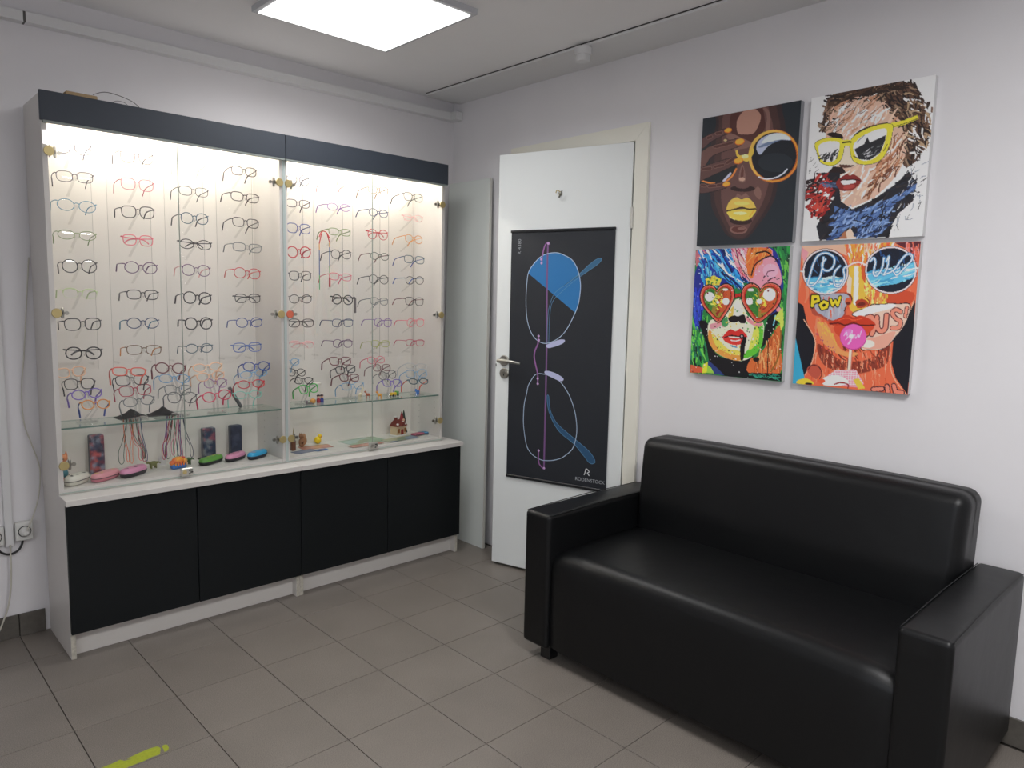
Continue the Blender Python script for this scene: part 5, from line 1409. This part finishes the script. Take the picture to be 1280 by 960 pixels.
A.strokes([(180, 210), (300, 150), (430, 150), (500, 220), (440, 280), (260, 300), (200, 330)], [(96, 72, 64), (240, 232, 226), (200, 150, 124)], 60, 90, 5, -48, 12)
A.poly([(150, 345), (190, 335), (235, 350), (238, 372), (180, 362)], (44, 34, 34)); A.poly([(300, 355), (340, 320), (420, 292), (500, 280), (430, 305), (350, 345), (310, 372)], (48, 36, 34))
A.poly([(235, 420), (290, 410), (300, 480), (320, 515), (280, 530), (215, 518), (220, 480)], (230, 206, 188)); A.poly([(225, 515), (300, 518), (318, 505), (290, 530), (240, 532)], (92, 60, 52))
A.poly([(190, 525), (240, 530), (262, 560), (210, 575), (180, 600), (160, 560)], (50, 38, 38), 0)
# coat and scarf
coat = [(120, 560), (230, 560), (225, 640), (236, 720), (300, 765), (420, 710), (560, 610), (610, 545), (660, 620), (640, 720), (560, 790), (520, 860), (512, 920), (118, 935), (100, 860), (160, 760), (200, 700)]
A.poly(coat, (42, 42, 48), 0)
A.strokes(coat, [(34, 34, 38), (58, 50, 52), (44, 48, 60)], 90, 80, 18, -30, 40)
A.poly([(232, 930), (290, 868), (328, 928)], (222, 196, 176), 0); A.poly([(225, 930), (262, 885), (275, 930)], (170, 112, 80), 0)
sc1 = [(200, 745), (262, 770), (330, 780), (520, 700), (660, 620), (655, 650), (540, 735), (420, 800), (300, 850), (215, 925), (180, 930), (200, 850)]
sc2 = [(330, 800), (520, 715), (525, 760), (500, 850), (470, 900), (340, 930), (330, 880)]
for rg in (sc1, sc2):
    A.poly(rg, (84, 112, 164), 0); A.strokes(rg, [(112, 142, 190), (66, 92, 146), (44, 60, 100), (140, 166, 206), (38, 42, 60)], 75, 80, 13, -38, 30)
A.strokes([(330, 800), (500, 740), (480, 860), (360, 870)], [(36, 40, 52), (96, 126, 176)], 26, 50, 12, -30, 60)
# red flower
fl_ = [(60, 590), (150, 555), (210, 620), (200, 720), (150, 820), (70, 800), (38, 710)]
A.strokes(fl_, [(60, 40, 42), (44, 34, 36)], 40, 70, 18, -50, 50)
A.strokes([(60, 600), (150, 570), (190, 660), (170, 740), (140, 810), (75, 800), (48, 700)], [(178, 54, 48), (150, 42, 42), (196, 72, 60), (60, 36, 40)], 95, 55, 18, -35, 40)
A.strokes([(135, 610), (220, 610), (225, 650), (150, 650)], [(92, 116, 150), (60, 76, 104)], 22, 50, 9, 10, 40)
A.poly([(208, 612), (262, 568), (282, 577), (305, 570), (348, 603), (312, 650), (262, 664), (225, 652)], (134, 50, 48)); A.poly([(235, 606), (302, 598), (316, 615), (260, 628), (240, 622)], (232, 222, 218)); A.line([(232, 602), (300, 598), (340, 604)], 6, (60, 24, 28)); A.ell(280, 640, 34, 12, (176, 74, 68), -10)
A.strokes([(120, 200), (170, 180), (160, 300), (110, 340)], [(60, 48, 44), (150, 120, 100)], 16, 60, 9, -70, 30)
A.strokes([(560, 560), (720, 500), (700, 760), (540, 900)], [(50, 50, 54), (120, 130, 150), (226, 226, 224)], 46, 50, 5, -50, 50)
A.strokes([(70, 420), (110, 420), (100, 560), (50, 620)], [(70, 64, 64)], 10, 40, 3, -60, 40)
# yellow glasses
Yc = (218, 208, 66)
l1 = [(84, 405), (105, 382), (160, 366), (236, 374), (248, 420), (228, 492), (182, 520), (120, 503), (98, 450)]; l2 = [(106, 410), (160, 386), (218, 390), (222, 430), (204, 486), (160, 502), (118, 480)]
r1 = [(284, 384), (330, 338), (420, 298), (508, 288), (518, 330), (492, 432), (450, 492), (382, 514), (320, 506), (290, 470)]; r2 = [(302, 402), (350, 356), (430, 320), (484, 318), (478, 380), (450, 450), (392, 492), (332, 486), (306, 450)]
A.poly([(498, 286), (580, 268), (655, 238), (664, 258), (592, 290), (512, 314)], Yc, 0); A.line([(512, 308), (590, 284), (660, 256)], 4, (90, 84, 40))
for o_, i_ in ((l1, l2), (r1, r2)):
    A.line(o_, 5, (70, 62, 40), closed=True); A.poly(o_, Yc); A.poly(i_, (232, 232, 232))
A.poly([(236, 378), (292, 376), (288, 408), (240, 412)], Yc, 0); A.line([(240, 392), (286, 388)], 9, (60, 54, 40))
A.strokes([(112, 460), (222, 430), (206, 484), (160, 500), (120, 482)], [(44, 44, 46), (90, 90, 92)], 34, 30, 10, -60, 30)
A.poly([(306, 430), (360, 400), (378, 360), (392, 392), (440, 370), (482, 350), (476, 384), (450, 450), (392, 490), (334, 485)], (46, 46, 50), 0)
A.strokes([(340, 450), (460, 390), (440, 450), (390, 485)], [(120, 122, 126), (200, 200, 204), (60, 60, 64)], 26, 40, 6, -30, 20)
A.line([(320, 390), (360, 352)], 4, (120, 120, 124)); A.line([(300, 468), (330, 480)], 5, (90, 84, 40)); A.line([(470, 440), (492, 400)], 4, (90, 84, 40))
canvas('white canvas of a brush-stroke portrait with yellow glasses and blue scarf, upper right', A, -2.03, -2.4229, 2.059, 1.5643, (214, 214, 214))

# 3: colourful portrait with red heart-shaped glasses
A = Art([(82, 68), (700, 45), (660, 938), (45, 885)], (44, 128, 66))
A.strokes([(560, 45), (700, 45), (660, 940), (600, 700), (640, 400)], [(54, 160, 76), (30, 90, 60), (110, 190, 80), (34, 60, 44), (60, 140, 60)], 90, 90, 16, 85, 14)
A.strokes([(50, 500), (160, 520), (165, 870), (45, 880)], [(70, 180, 70), (30, 96, 60), (24, 40, 36), (110, 200, 80), (36, 120, 96)], 80, 90, 16, 85, 18)
A.poly([(75, 75), (200, 60), (130, 140), (85, 180)], (190, 110, 120), 0); A.dots([(75, 75), (200, 60), (130, 140), (85, 180)], [(230, 120, 130), (120, 60, 50), (240, 210, 200)], 60, 3, 9)
A.poly([(50, 830), (130, 850), (140, 885), (48, 885)], (206, 92, 60), 0); A.poly([(135, 830), (165, 810), (190, 880), (130, 888)], (214, 214, 60), 0)
# hair
A.poly([(70, 540), (66, 350), (80, 210), (140, 100), (250, 55), (400, 50), (560, 50), (625, 110), (655, 250), (655, 340), (600, 560), (520, 300), (300, 300), (150, 320), (125, 560)], (38, 48, 140))
A.strokes([(70, 330), (140, 320), (130, 560), (75, 540)], [(48, 60, 190), (30, 34, 110), (60, 90, 200)], 40, 110, 16, 88, 8)
A.strokes([(120, 120), (240, 60), (360, 90), (440, 260), (380, 330), (260, 240), (170, 160)], [(34, 132, 206), (92, 186, 226), (216, 236, 240), (32, 56, 160), (24, 34, 90), (60, 160, 220)], 110, 130, 17, 52, 12)
A.strokes([(110, 170), (190, 150), (240, 250), (200, 320), (130, 280)], [(50, 150, 210), (120, 200, 230), (36, 60, 160)], 40, 100, 15, 70, 14)
A.poly([(318, 60), (360, 200), (450, 285), (520, 318), (640, 300), (636, 200), (590, 110), (570, 60), (430, 50)], (232, 150, 168))
A.strokes([(320, 60), (430, 60), (430, 240), (380, 230)], [(240, 160, 180), (236, 210, 214), (200, 60, 80), (190, 70, 110), (240, 190, 170)], 60, 100, 10, 62, 10)
A.poly([(425, 60), (470, 55), (560, 60), (580, 95), (520, 130), (480, 180), (460, 250), (430, 240), (415, 150)], (222, 116, 56)); A.strokes([(425, 60), (560, 60), (560, 110), (470, 180), (440, 220)], [(240, 160, 90), (200, 80, 40), (236, 130, 60)], 26, 90, 10, 110, 20)
A.line([(450, 235), (470, 170), (520, 130), (580, 110), (625, 150)], 9, (40, 26, 40)); A.line([(530, 250), (560, 215), (610, 200), (600, 240), (560, 270)], 8, (50, 26, 44)); A.line([(480, 90), (540, 80), (575, 100)], 10, (40, 24, 24)); A.ell(575, 205, 50, 46, (238, 170, 190)); A.line([(545, 240), (560, 210), (600, 205)], 6, (110, 40, 70))
A.line([(250, 215), (330, 270), (390, 335)], 7, (24, 28, 60)); A.line([(200, 130), (280, 220), (380, 320)], 4, (24, 28, 60)); A.line([(345, 60), (375, 170), (440, 270)], 5, (60, 20, 60))
A.poly([(200, 235), (255, 260), (240, 300), (160, 300), (145, 260)], (224, 214, 80), 0); A.dots([(150, 235), (255, 240), (240, 300), (150, 300)], [(60, 130, 60), (238, 190, 70)], 26, 4, 10)
# black shadows
A.poly([(105, 540), (170, 560), (182, 690), (250, 775), (390, 805), (440, 900), (285, 905), (190, 850), (150, 670)], (26, 24, 28))
A.poly([(560, 520), (620, 470), (645, 440), (640, 520), (600, 600), (548, 690), (470, 772), (448, 860), (425, 900), (398, 780), (520, 660)], (24, 24, 28))
# face
fc = [(172, 545), (250, 500), (340, 400), (390, 400), (430, 500), (530, 540), (528, 680), (475, 760), (400, 800), (310, 790), (220, 745), (172, 660)]
A.poly(fc, (228, 224, 196))
A.poly([(172, 600), (200, 620), (240, 700), (330, 750), (385, 755), (385, 798), (310, 790), (220, 745), (172, 670)], (230, 150, 70)); A.poly([(190, 610), (240, 660), (300, 720), (380, 735), (380, 765), (300, 750), (220, 700)], (232, 206, 90))
A.poly([(495, 550), (530, 560), (528, 690), (475, 762), (405, 782), (430, 730), (480, 690)], (96, 190, 58)); A.poly([(480, 560), (505, 580), (500, 670), (440, 730), (460, 640)], (210, 214, 90))
A.poly([(340, 425), (365, 395), (385, 440), (400, 490), (330, 505)], (240, 234, 210)); A.poly([(310, 470), (335, 440), (330, 505), (302, 520)], (236, 190, 90)); A.poly([(420, 500), (480, 545), (530, 550), (500, 575), (430, 540)], (224, 140, 150)); A.poly([(180, 560), (230, 545), (280, 530), (250, 570), (190, 590)], (216, 150, 160))
A.poly([(250, 520), (290, 505), (300, 560), (270, 575)], (70, 150, 90)); A.dots(fc, [(90, 170, 70), (40, 40, 40), (240, 200, 80), (250, 248, 236), (220, 120, 100)], 210, 2, 6)
A.poly([(302, 515), (340, 498), (365, 505), (405, 492), (418, 545), (385, 550), (372, 538), (345, 545), (312, 540)], (30, 22, 26))
A.poly([(262, 645), (312, 592), (350, 603), (385, 588), (430, 642), (370, 638), (300, 640)], (206, 50, 46)); A.poly([(268, 652), (300, 642), (350, 650), (420, 652), (392, 688), (335, 694), (288, 676)], (214, 60, 52)); A.line([(275, 648), (320, 632), (350, 636), (400, 640)], 7, (30, 20, 24)); A.line([(320, 664), (350, 668), (380, 662)], 7, (240, 220, 216)); A.line([(305, 640), (350, 646), (390, 640)], 5, (240, 240, 236))
A.poly([(385, 690), (410, 640), (425, 655), (415, 700), (405, 790), (385, 790)], (26, 22, 26)); A.ell(392, 638, 16, 16, (30, 24, 28)); A.ell(392, 636, 7, 7, (170, 160, 160)); A.line([(320, 700), (360, 712)], 8, (60, 150, 190))
A.poly([(560, 690), (640, 560), (650, 700), (648, 880), (440, 880), (452, 790), (500, 770)], (206, 106, 56)); A.strokes([(560, 700), (640, 580), (645, 870), (450, 870)], [(226, 136, 80), (180, 80, 40), (240, 170, 110)], 50, 110, 11, 88, 12)
A.line([(568, 680), (566, 880)], 6, (50, 24, 20)); A.line([(650, 600), (640, 760), (590, 870)], 10, (140, 96, 40)); A.ell(490, 790, 22, 16, (40, 24, 24)); A.line([(475, 785), (495, 800), (505, 840)], 6, (40, 24, 24))
A.poly([(170, 800), (230, 850), (280, 900), (190, 890), (165, 860)], (44, 60, 120), 0); A.poly([(430, 880), (660, 882), (660, 938), (290, 905)], (22, 26, 28), 0); A.strokes([(450, 890), (640, 890), (640, 925), (460, 905)], [(48, 140, 120), (60, 170, 140)], 30, 40, 6, 10, 30); A.poly([(165, 830), (190, 850), (210, 888), (160, 885)], (150, 196, 70), 0)
A.line([(612, 500), (600, 560)], 9, (120, 200, 220)); A.ell(632, 458, 16, 16, (226, 150, 160)); A.poly([(600, 520), (660, 440), (668, 560), (650, 600), (640, 540)], (200, 210, 90), 0)
def heart(o, cx, cy, k):
    return [(cx + (x - cx) * k, cy + (y - cy) * k) for x, y in o]
hl = [(225, 335), (250, 305), (290, 292), (326, 315), (338, 365), (320, 425), (280, 492), (236, 542), (178, 490), (130, 430), (115, 370), (132, 318), (175, 300), (207, 315)]
hr = [(512, 332), (540, 295), (592, 288), (636, 315), (645, 370), (628, 430), (570, 492), (494, 542), (438, 480), (400, 420), (388, 360), (405, 312), (450, 288), (490, 305)]
A.poly([(320, 350), (360, 356), (402, 346), (402, 384), (372, 376), (325, 392)], (190, 46, 40), 0); A.line([(325, 390), (370, 376), (402, 386)], 5, (40, 16, 16))
for o_, cx, cy in ((hl, 226, 405), (hr, 514, 402)):
    A.line(o_, 14, (40, 18, 20), closed=True); A.poly(o_, (196, 52, 42)); A.line(heart(o_, cx, cy, .92), 4, (226, 110, 84), closed=True)
    i_ = heart(o_, cx, cy, .80); A.line(i_, 8, (60, 20, 18), closed=True); A.poly(i_, (150, 130, 54)); A.poly([p for p in i_ if p[0] < cx - 6] + [(cx - 20, cy + 40), (cx - 10, cy - 30)], (60, 124, 52), 0); A.poly([p for p in i_ if p[0] > cx + 20] + [(cx, cy + 80), (cx + 30, cy - 20)], (196, 88, 50), 0); A.ell(cx, cy + 8, 34, 30, (226, 206, 72))
    A.strokes([(p[0], p[1]) for p in heart(o_, cx, cy, .62) if p[0] < cx + 6] + [(cx, cy + 60)], [(44, 110, 50), (60, 140, 60), (90, 150, 60)], 26, 34, 13, 45, 20)
    A.strokes([(p[0], p[1]) for p in heart(o_, cx, cy, .64) if p[0] > cx - 6] + [(cx, cy + 70)], [(190, 76, 46), (210, 110, 60), (150, 50, 36)], 26, 40, 13, -50, 20)
    A.strokes(heart(o_, cx, cy, .42), [(232, 214, 80), (240, 226, 110), (220, 200, 60)], 16, 26, 12, 45, 30)
    A.line(heart(o_, cx, cy, .98), 3, (232, 150, 130), closed=False)
for q in ((175, 375, 31, 31), (284, 406, 23, 24), (280, 328, 18, 9), (230, 412, 10, 10), (440, 405, 22, 24), (505, 405, 18, 17), (570, 360, 41, 42), (448, 330, 22, 10)): A.ell(*q, (244, 244, 240))
for q in ((162, 352), (562, 336)): A.ell(q[0], q[1], 6, 6, (120, 50, 60))
A.dots([(80, 65), (700, 45), (660, 938), (45, 885)], [(28, 28, 30), (28, 28, 30), (240, 236, 224)], 260, 1.5, 4.5)
canvas('multicoloured canvas of a face with red heart-shaped glasses, lower left', A, -1.594, -1.9873, 1.55, 1.0547, (196, 198, 198))

# 4: orange portrait with mirrored round glasses and a pink lollipop
A = Art([(68, 65), (775, 30), (725, 932), (33, 880)], (222, 104, 70))
A.strokes([(70, 65), (770, 35), (740, 360), (620, 620), (180, 620), (60, 380)], [(226, 112, 78), (214, 92, 60), (232, 130, 96)], 90, 120, 26, 88, 10)
A.poly([(70, 65), (330, 50), (340, 120), (250, 80), (150, 90), (80, 180)], (236, 176, 150), 0); A.strokes([(330, 50), (640, 40), (560, 80), (470, 150), (350, 150)], [(240, 190, 160), (236, 150, 60), (240, 220, 210), (226, 110, 80), (236, 176, 80)], 80, 80, 14, 95, 18)
A.poly([(620, 40), (775, 32), (772, 80), (740, 140), (700, 80)], (96, 44, 52), 0); A.strokes([(680, 40), (770, 40), (760, 200), (750, 240)], [(236, 150, 150), (226, 110, 90), (200, 80, 70)], 26, 70, 14, 80, 20); A.poly([(72, 75), (110, 100), (90, 160), (70, 130)], (232, 150, 160), 0)
A.poly([(50, 395), (85, 415), (112, 520), (165, 615), (150, 745), (102, 835), (40, 640)], (28, 28, 36), 0); A.poly([(752, 368), (700, 490), (628, 605), (622, 745), (650, 835), (722, 930), (745, 700)], (28, 28, 36), 0)
A.poly([(42, 600), (104, 845), (92, 884), (30, 882)], (58, 162, 198), 0)
A.line([(92, 500), (160, 612), (158, 700), (140, 770), (105, 830)], 6, (240, 170, 140)); A.line([(745, 380), (690, 510), (618, 605), (615, 745), (640, 835), (715, 930)], 6, (240, 170, 140))
# neck shadow
A.poly([(178, 640), (250, 690), (320, 735), (400, 742), (500, 720), (600, 640), (606, 700), (590, 760), (520, 790), (430, 812), (330, 800), (240, 780), (190, 720)], (134, 56, 42)); A.strokes([(170, 700), (610, 700), (620, 880), (130, 860)], [(206, 86, 56), (232, 130, 96), (226, 112, 78), (240, 160, 130)], 110, 70, 9, 90, 6)
A.strokes([(180, 650), (600, 650), (590, 760), (430, 800), (240, 780)], [(110, 46, 36), (160, 66, 46)], 46, 60, 12, 60, 30); A.poly([(190, 620), (300, 690), (400, 700), (500, 660), (440, 690), (300, 670), (230, 620)], (232, 120, 84))
# chin light and cheeks
A.poly([(170, 510), (240, 540), (270, 600), (330, 680), (420, 690), (380, 716), (280, 690), (200, 620)], (238, 150, 90)); A.strokes([(180, 510), (240, 540), (290, 640), (220, 600)], [(240, 176, 80), (236, 150, 90)], 26, 50, 12, 70, 20); A.dots([(160, 560), (280, 660), (300, 700), (180, 660)], [(180, 70, 110)], 60, 3, 4)
A.poly([(600, 320), (740, 330), (720, 400), (620, 410), (560, 380)], (196, 76, 48)); A.strokes([(450, 250), (520, 330), (600, 330), (570, 420), (440, 430)], [(240, 200, 70), (236, 150, 80), (240, 220, 130), (226, 120, 70)], 70, 80, 11, 90, 6)
# nose
A.poly([(350, 190), (420, 180), (445, 250), (450, 330), (480, 380), (440, 440), (370, 440), (345, 300)], (238, 180, 70)); A.poly([(385, 180), (410, 180), (415, 300), (412, 420), (385, 400)], (250, 226, 214), 0); A.poly([(345, 220), (372, 250), (368, 370), (345, 330)], (244, 200, 180), 0); A.poly([(425, 170), (460, 190), (452, 280), (432, 250)], (206, 90, 50), 0)
A.poly([(400, 385), (440, 372), (475, 392), (455, 420), (410, 425)], (176, 66, 40)); A.ell(432, 402, 26, 11, (110, 40, 30), -8); A.line([(455, 360), (480, 385), (470, 420)], 6, (150, 60, 40))
# speech cloud left
A.poly([(120, 350), (200, 340), (330, 335), (372, 350), (372, 390), (345, 420), (345, 460), (320, 490), (250, 510), (190, 480), (140, 460)], (176, 78, 60)); A.poly([(150, 360), (220, 346), (330, 342), (360, 360), (362, 395), (335, 425), (332, 460), (310, 486), (260, 500), (200, 470), (160, 440)], (166, 168, 182)); A.strokes([(160, 380), (330, 380), (320, 480), (220, 480)], [(150, 154, 172), (214, 110, 84), (180, 182, 194)], 26, 60, 12, 90, 6)
A.line([(345, 345), (375, 360), (372, 392), (345, 415), (332, 445)], 5, (30, 20, 24)); A.ell(356, 388, 20, 24, (206, 92, 60)); A.ell(354, 398, 14, 9, (110, 40, 30))
for wd_, c_ in ((30, (24, 20, 26)), (17, (240, 200, 48))):
    A.line([(140, 418), (142, 362)], wd_, c_, 0); A.line([(142, 364), (172, 362), (178, 384), (150, 396)], wd_, c_, 0); A.line([(208, 392), (188, 410), (200, 432), (226, 424), (230, 400), (208, 392)], wd_, c_, 0)
    A.line([(250, 380), (262, 412), (278, 384), (292, 412), (306, 364)], wd_ * .86, c_, 0)
A.ell(208, 412, 7, 9, (30, 24, 28)); A.ell(158, 378, 6, 5, (30, 24, 28))
# white cloud and letters on the right cheek
cloud = [(385, 468), (420, 440), (470, 430), (500, 405), (560, 405), (600, 396), (650, 400), (718, 400), (712, 470), (680, 540), (640, 590), (600, 640), (550, 668), (500, 668), (440, 665), (470, 600), (520, 560), (500, 500)]
A.line(cloud, 10, (36, 20, 30), closed=True); A.poly(cloud, (236, 190, 172)); A.poly([(385, 468), (420, 442), (500, 410), (600, 400), (640, 404), (600, 430), (520, 450), (450, 470)], (244, 232, 226))
A.poly([(470, 610), (540, 590), (640, 560), (600, 640), (550, 664), (445, 660)], (232, 160, 140)); A.ell(478, 636, 42, 24, (240, 214, 204))
for wd_, c_ in ((36, (96, 32, 40)), (24, (232, 138, 116))):
    A.line([(470, 482), (500, 480), (512, 540), (500, 578)], wd_, c_, 3); A.line([(528, 478), (534, 540), (556, 560), (580, 540), (586, 466)], wd_, c_, 3)
    A.line([(668, 444), (640, 432), (618, 452), (640, 484), (668, 500), (660, 536), (620, 540)], wd_ * .85, c_, 3); A.line([(704, 420), (696, 470)], wd_ * .7, c_, 0)
# lips
A.poly([(238, 520), (300, 488), (350, 468), (390, 482), (430, 470), (490, 492), (522, 525), (450, 535), (390, 528), (320, 536)], (192, 58, 34)); A.poly([(274, 538), (330, 528), (420, 534), (512, 528), (480, 575), (410, 602), (325, 602), (284, 576)], (204, 72, 46)); A.line([(250, 522), (300, 516), (340, 528), (390, 514), (440, 528), (512, 524)], 9, (100, 30, 24)); A.line([(300, 500), (350, 486), (390, 498), (440, 486)], 5, (222, 96, 60))
# lollipop
A.line([(378, 668), (372, 792)], 18, (236, 208, 190), 0); A.line([(386, 670), (381, 790)], 5, (200, 120, 100), 0); A.ell(391, 597, 80, 76, (190, 60, 140)); A.ell(390, 595, 77, 73, (236, 96, 176)); A.ell(360, 570, 26, 18, (242, 130, 196), -30)
A.line([(335, 590), (350, 570), (355, 600), (345, 615), (375, 580), (385, 560), (378, 620), (360, 640), (385, 600), (400, 585), (405, 605), (420, 580), (425, 600), (438, 560)], 5, (250, 190, 222)); A.poly([(366, 584), (390, 582), (391, 606), (368, 608)], (246, 236, 240), 0)
# bottom patches
A.poly([(228, 840), (290, 795), (412, 790), (462, 872), (430, 895), (235, 882)], (222, 150, 168), 0)
for k in range(14): A.line([(240 + k * 16, 800), (240 + k * 16, 880)], 3, (246, 220, 224), 0, clip=[(228, 840), (290, 795), (412, 790), (462, 872), (430, 895), (235, 882)])
for k in range(7): A.line([(240, 800 + k * 13), (455, 800 + k * 13)], 3, (246, 220, 224), 0, clip=[(228, 840), (290, 795), (412, 790), (462, 872), (430, 895), (235, 882)])
A.poly([(215, 850), (250, 830), (330, 832), (370, 870), (300, 890), (220, 884)], (240, 220, 216)); A.line([(285, 880), (325, 868), (368, 880), (366, 902)], 8, (150, 40, 44)); A.ell(206, 862, 22, 14, (236, 90, 60)); A.poly([(62, 862), (110, 848), (152, 866), (152, 884), (62, 882)], (236, 196, 60)); A.ell(130, 880, 22, 7, (30, 24, 28))
A.poly([(130, 775), (175, 762), (206, 800), (180, 850), (140, 830), (118, 800)], (186, 84, 66)); A.line([(125, 795), (150, 768), (190, 780), (208, 820), (195, 850)], 5, (80, 30, 34)); A.poly([(395, 850), (430, 840), (470, 900), (430, 905)], (240, 190, 70), 0)
for wd_, c_ in ((34, (60, 26, 40)), (22, (226, 130, 110))): A.line([(520, 905), (570, 900)], wd_, c_, 0); A.line([(600, 885), (606, 920)], wd_, c_, 0); A.line([(640, 880), (650, 915), (690, 920)], wd_, c_, 0)
# mirrored lenses with loops of lettering
for cx, cy, rx, ry, pol, low in ((214, 215, 132, 130, [(80, 250), (345, 246), (345, 350), (80, 350)], None), (603, 200, 148, 134, [(455, 215), (560, 196), (752, 150), (745, 235), (640, 280), (500, 300), (462, 260)], 1)):
    A.ell(cx, cy, rx, ry, (30, 34, 48))
    base = A.C.copy(); A.poly(pol, (98, 184, 216), 0)
    A.strokes(pol, [(140, 206, 226), (200, 230, 236), (70, 156, 200), (226, 240, 240), (50, 120, 170)], 42, 90, 14, -8 if low is None else -18, 10)
    A.strokes([(cx - rx * .6, cy - ry * .8), (cx + rx * .6, cy - ry * .8), (cx + rx * .5, cy), (cx - rx * .5, cy)], [(44, 84, 140), (30, 40, 60), (64, 110, 160), (30, 34, 48)], 22, 60, 12, 70, 30)
    out = ((A.X - cx) / rx) ** 2 + ((A.Y - cy) / ry) ** 2 > 1
    A.C[out] = base[out]
    A.line([(cx + rx * math.cos(2 * PI * k / 40), cy + ry * math.sin(2 * PI * k / 40)) for k in range(40)], 9, (236, 206, 208), 0, closed=True)
    A.line([(cx + (rx + 6) * math.cos(2 * PI * k / 40), cy + (ry + 6) * math.sin(2 * PI * k / 40)) for k in range(40)], 3, (60, 36, 44), 0, closed=True)
lt = (214, 222, 236)
for wd_, c_ in ((16, (96, 150, 196)), (7, lt)):
    A.line([(108, 292), (118, 250), (140, 170), (168, 120), (215, 104), (262, 130), (262, 178), (232, 208), (200, 200), (192, 168), (212, 142)], wd_, c_); A.line([(108, 292), (140, 296), (180, 250), (196, 180), (200, 130)], wd_, c_)
    A.line([(300, 180), (268, 220), (270, 290), (300, 300), (328, 250), (322, 200), (340, 180)], wd_, c_)
    A.line([(480, 150), (500, 130), (510, 160), (500, 220), (520, 236), (550, 190), (560, 130)], wd_, c_)
    A.line([(560, 230), (620, 200), (655, 150), (690, 110), (722, 108), (724, 140), (680, 190), (640, 230), (620, 210)], wd_, c_); A.line([(575, 150), (590, 120), (580, 190), (560, 230)], wd_, c_)
A.line([(345, 186), (375, 164), (420, 158), (462, 176)], 9, (240, 206, 204)); A.line([(62, 214), (86, 214)], 8, (236, 220, 220)); A.line([(748, 188), (768, 186)], 8, (236, 220, 220))
canvas('orange canvas of a face with mirrored round glasses and pink lollipop, lower right', A, -2.030, -2.420, 1.548, 1.053, (206, 204, 204))
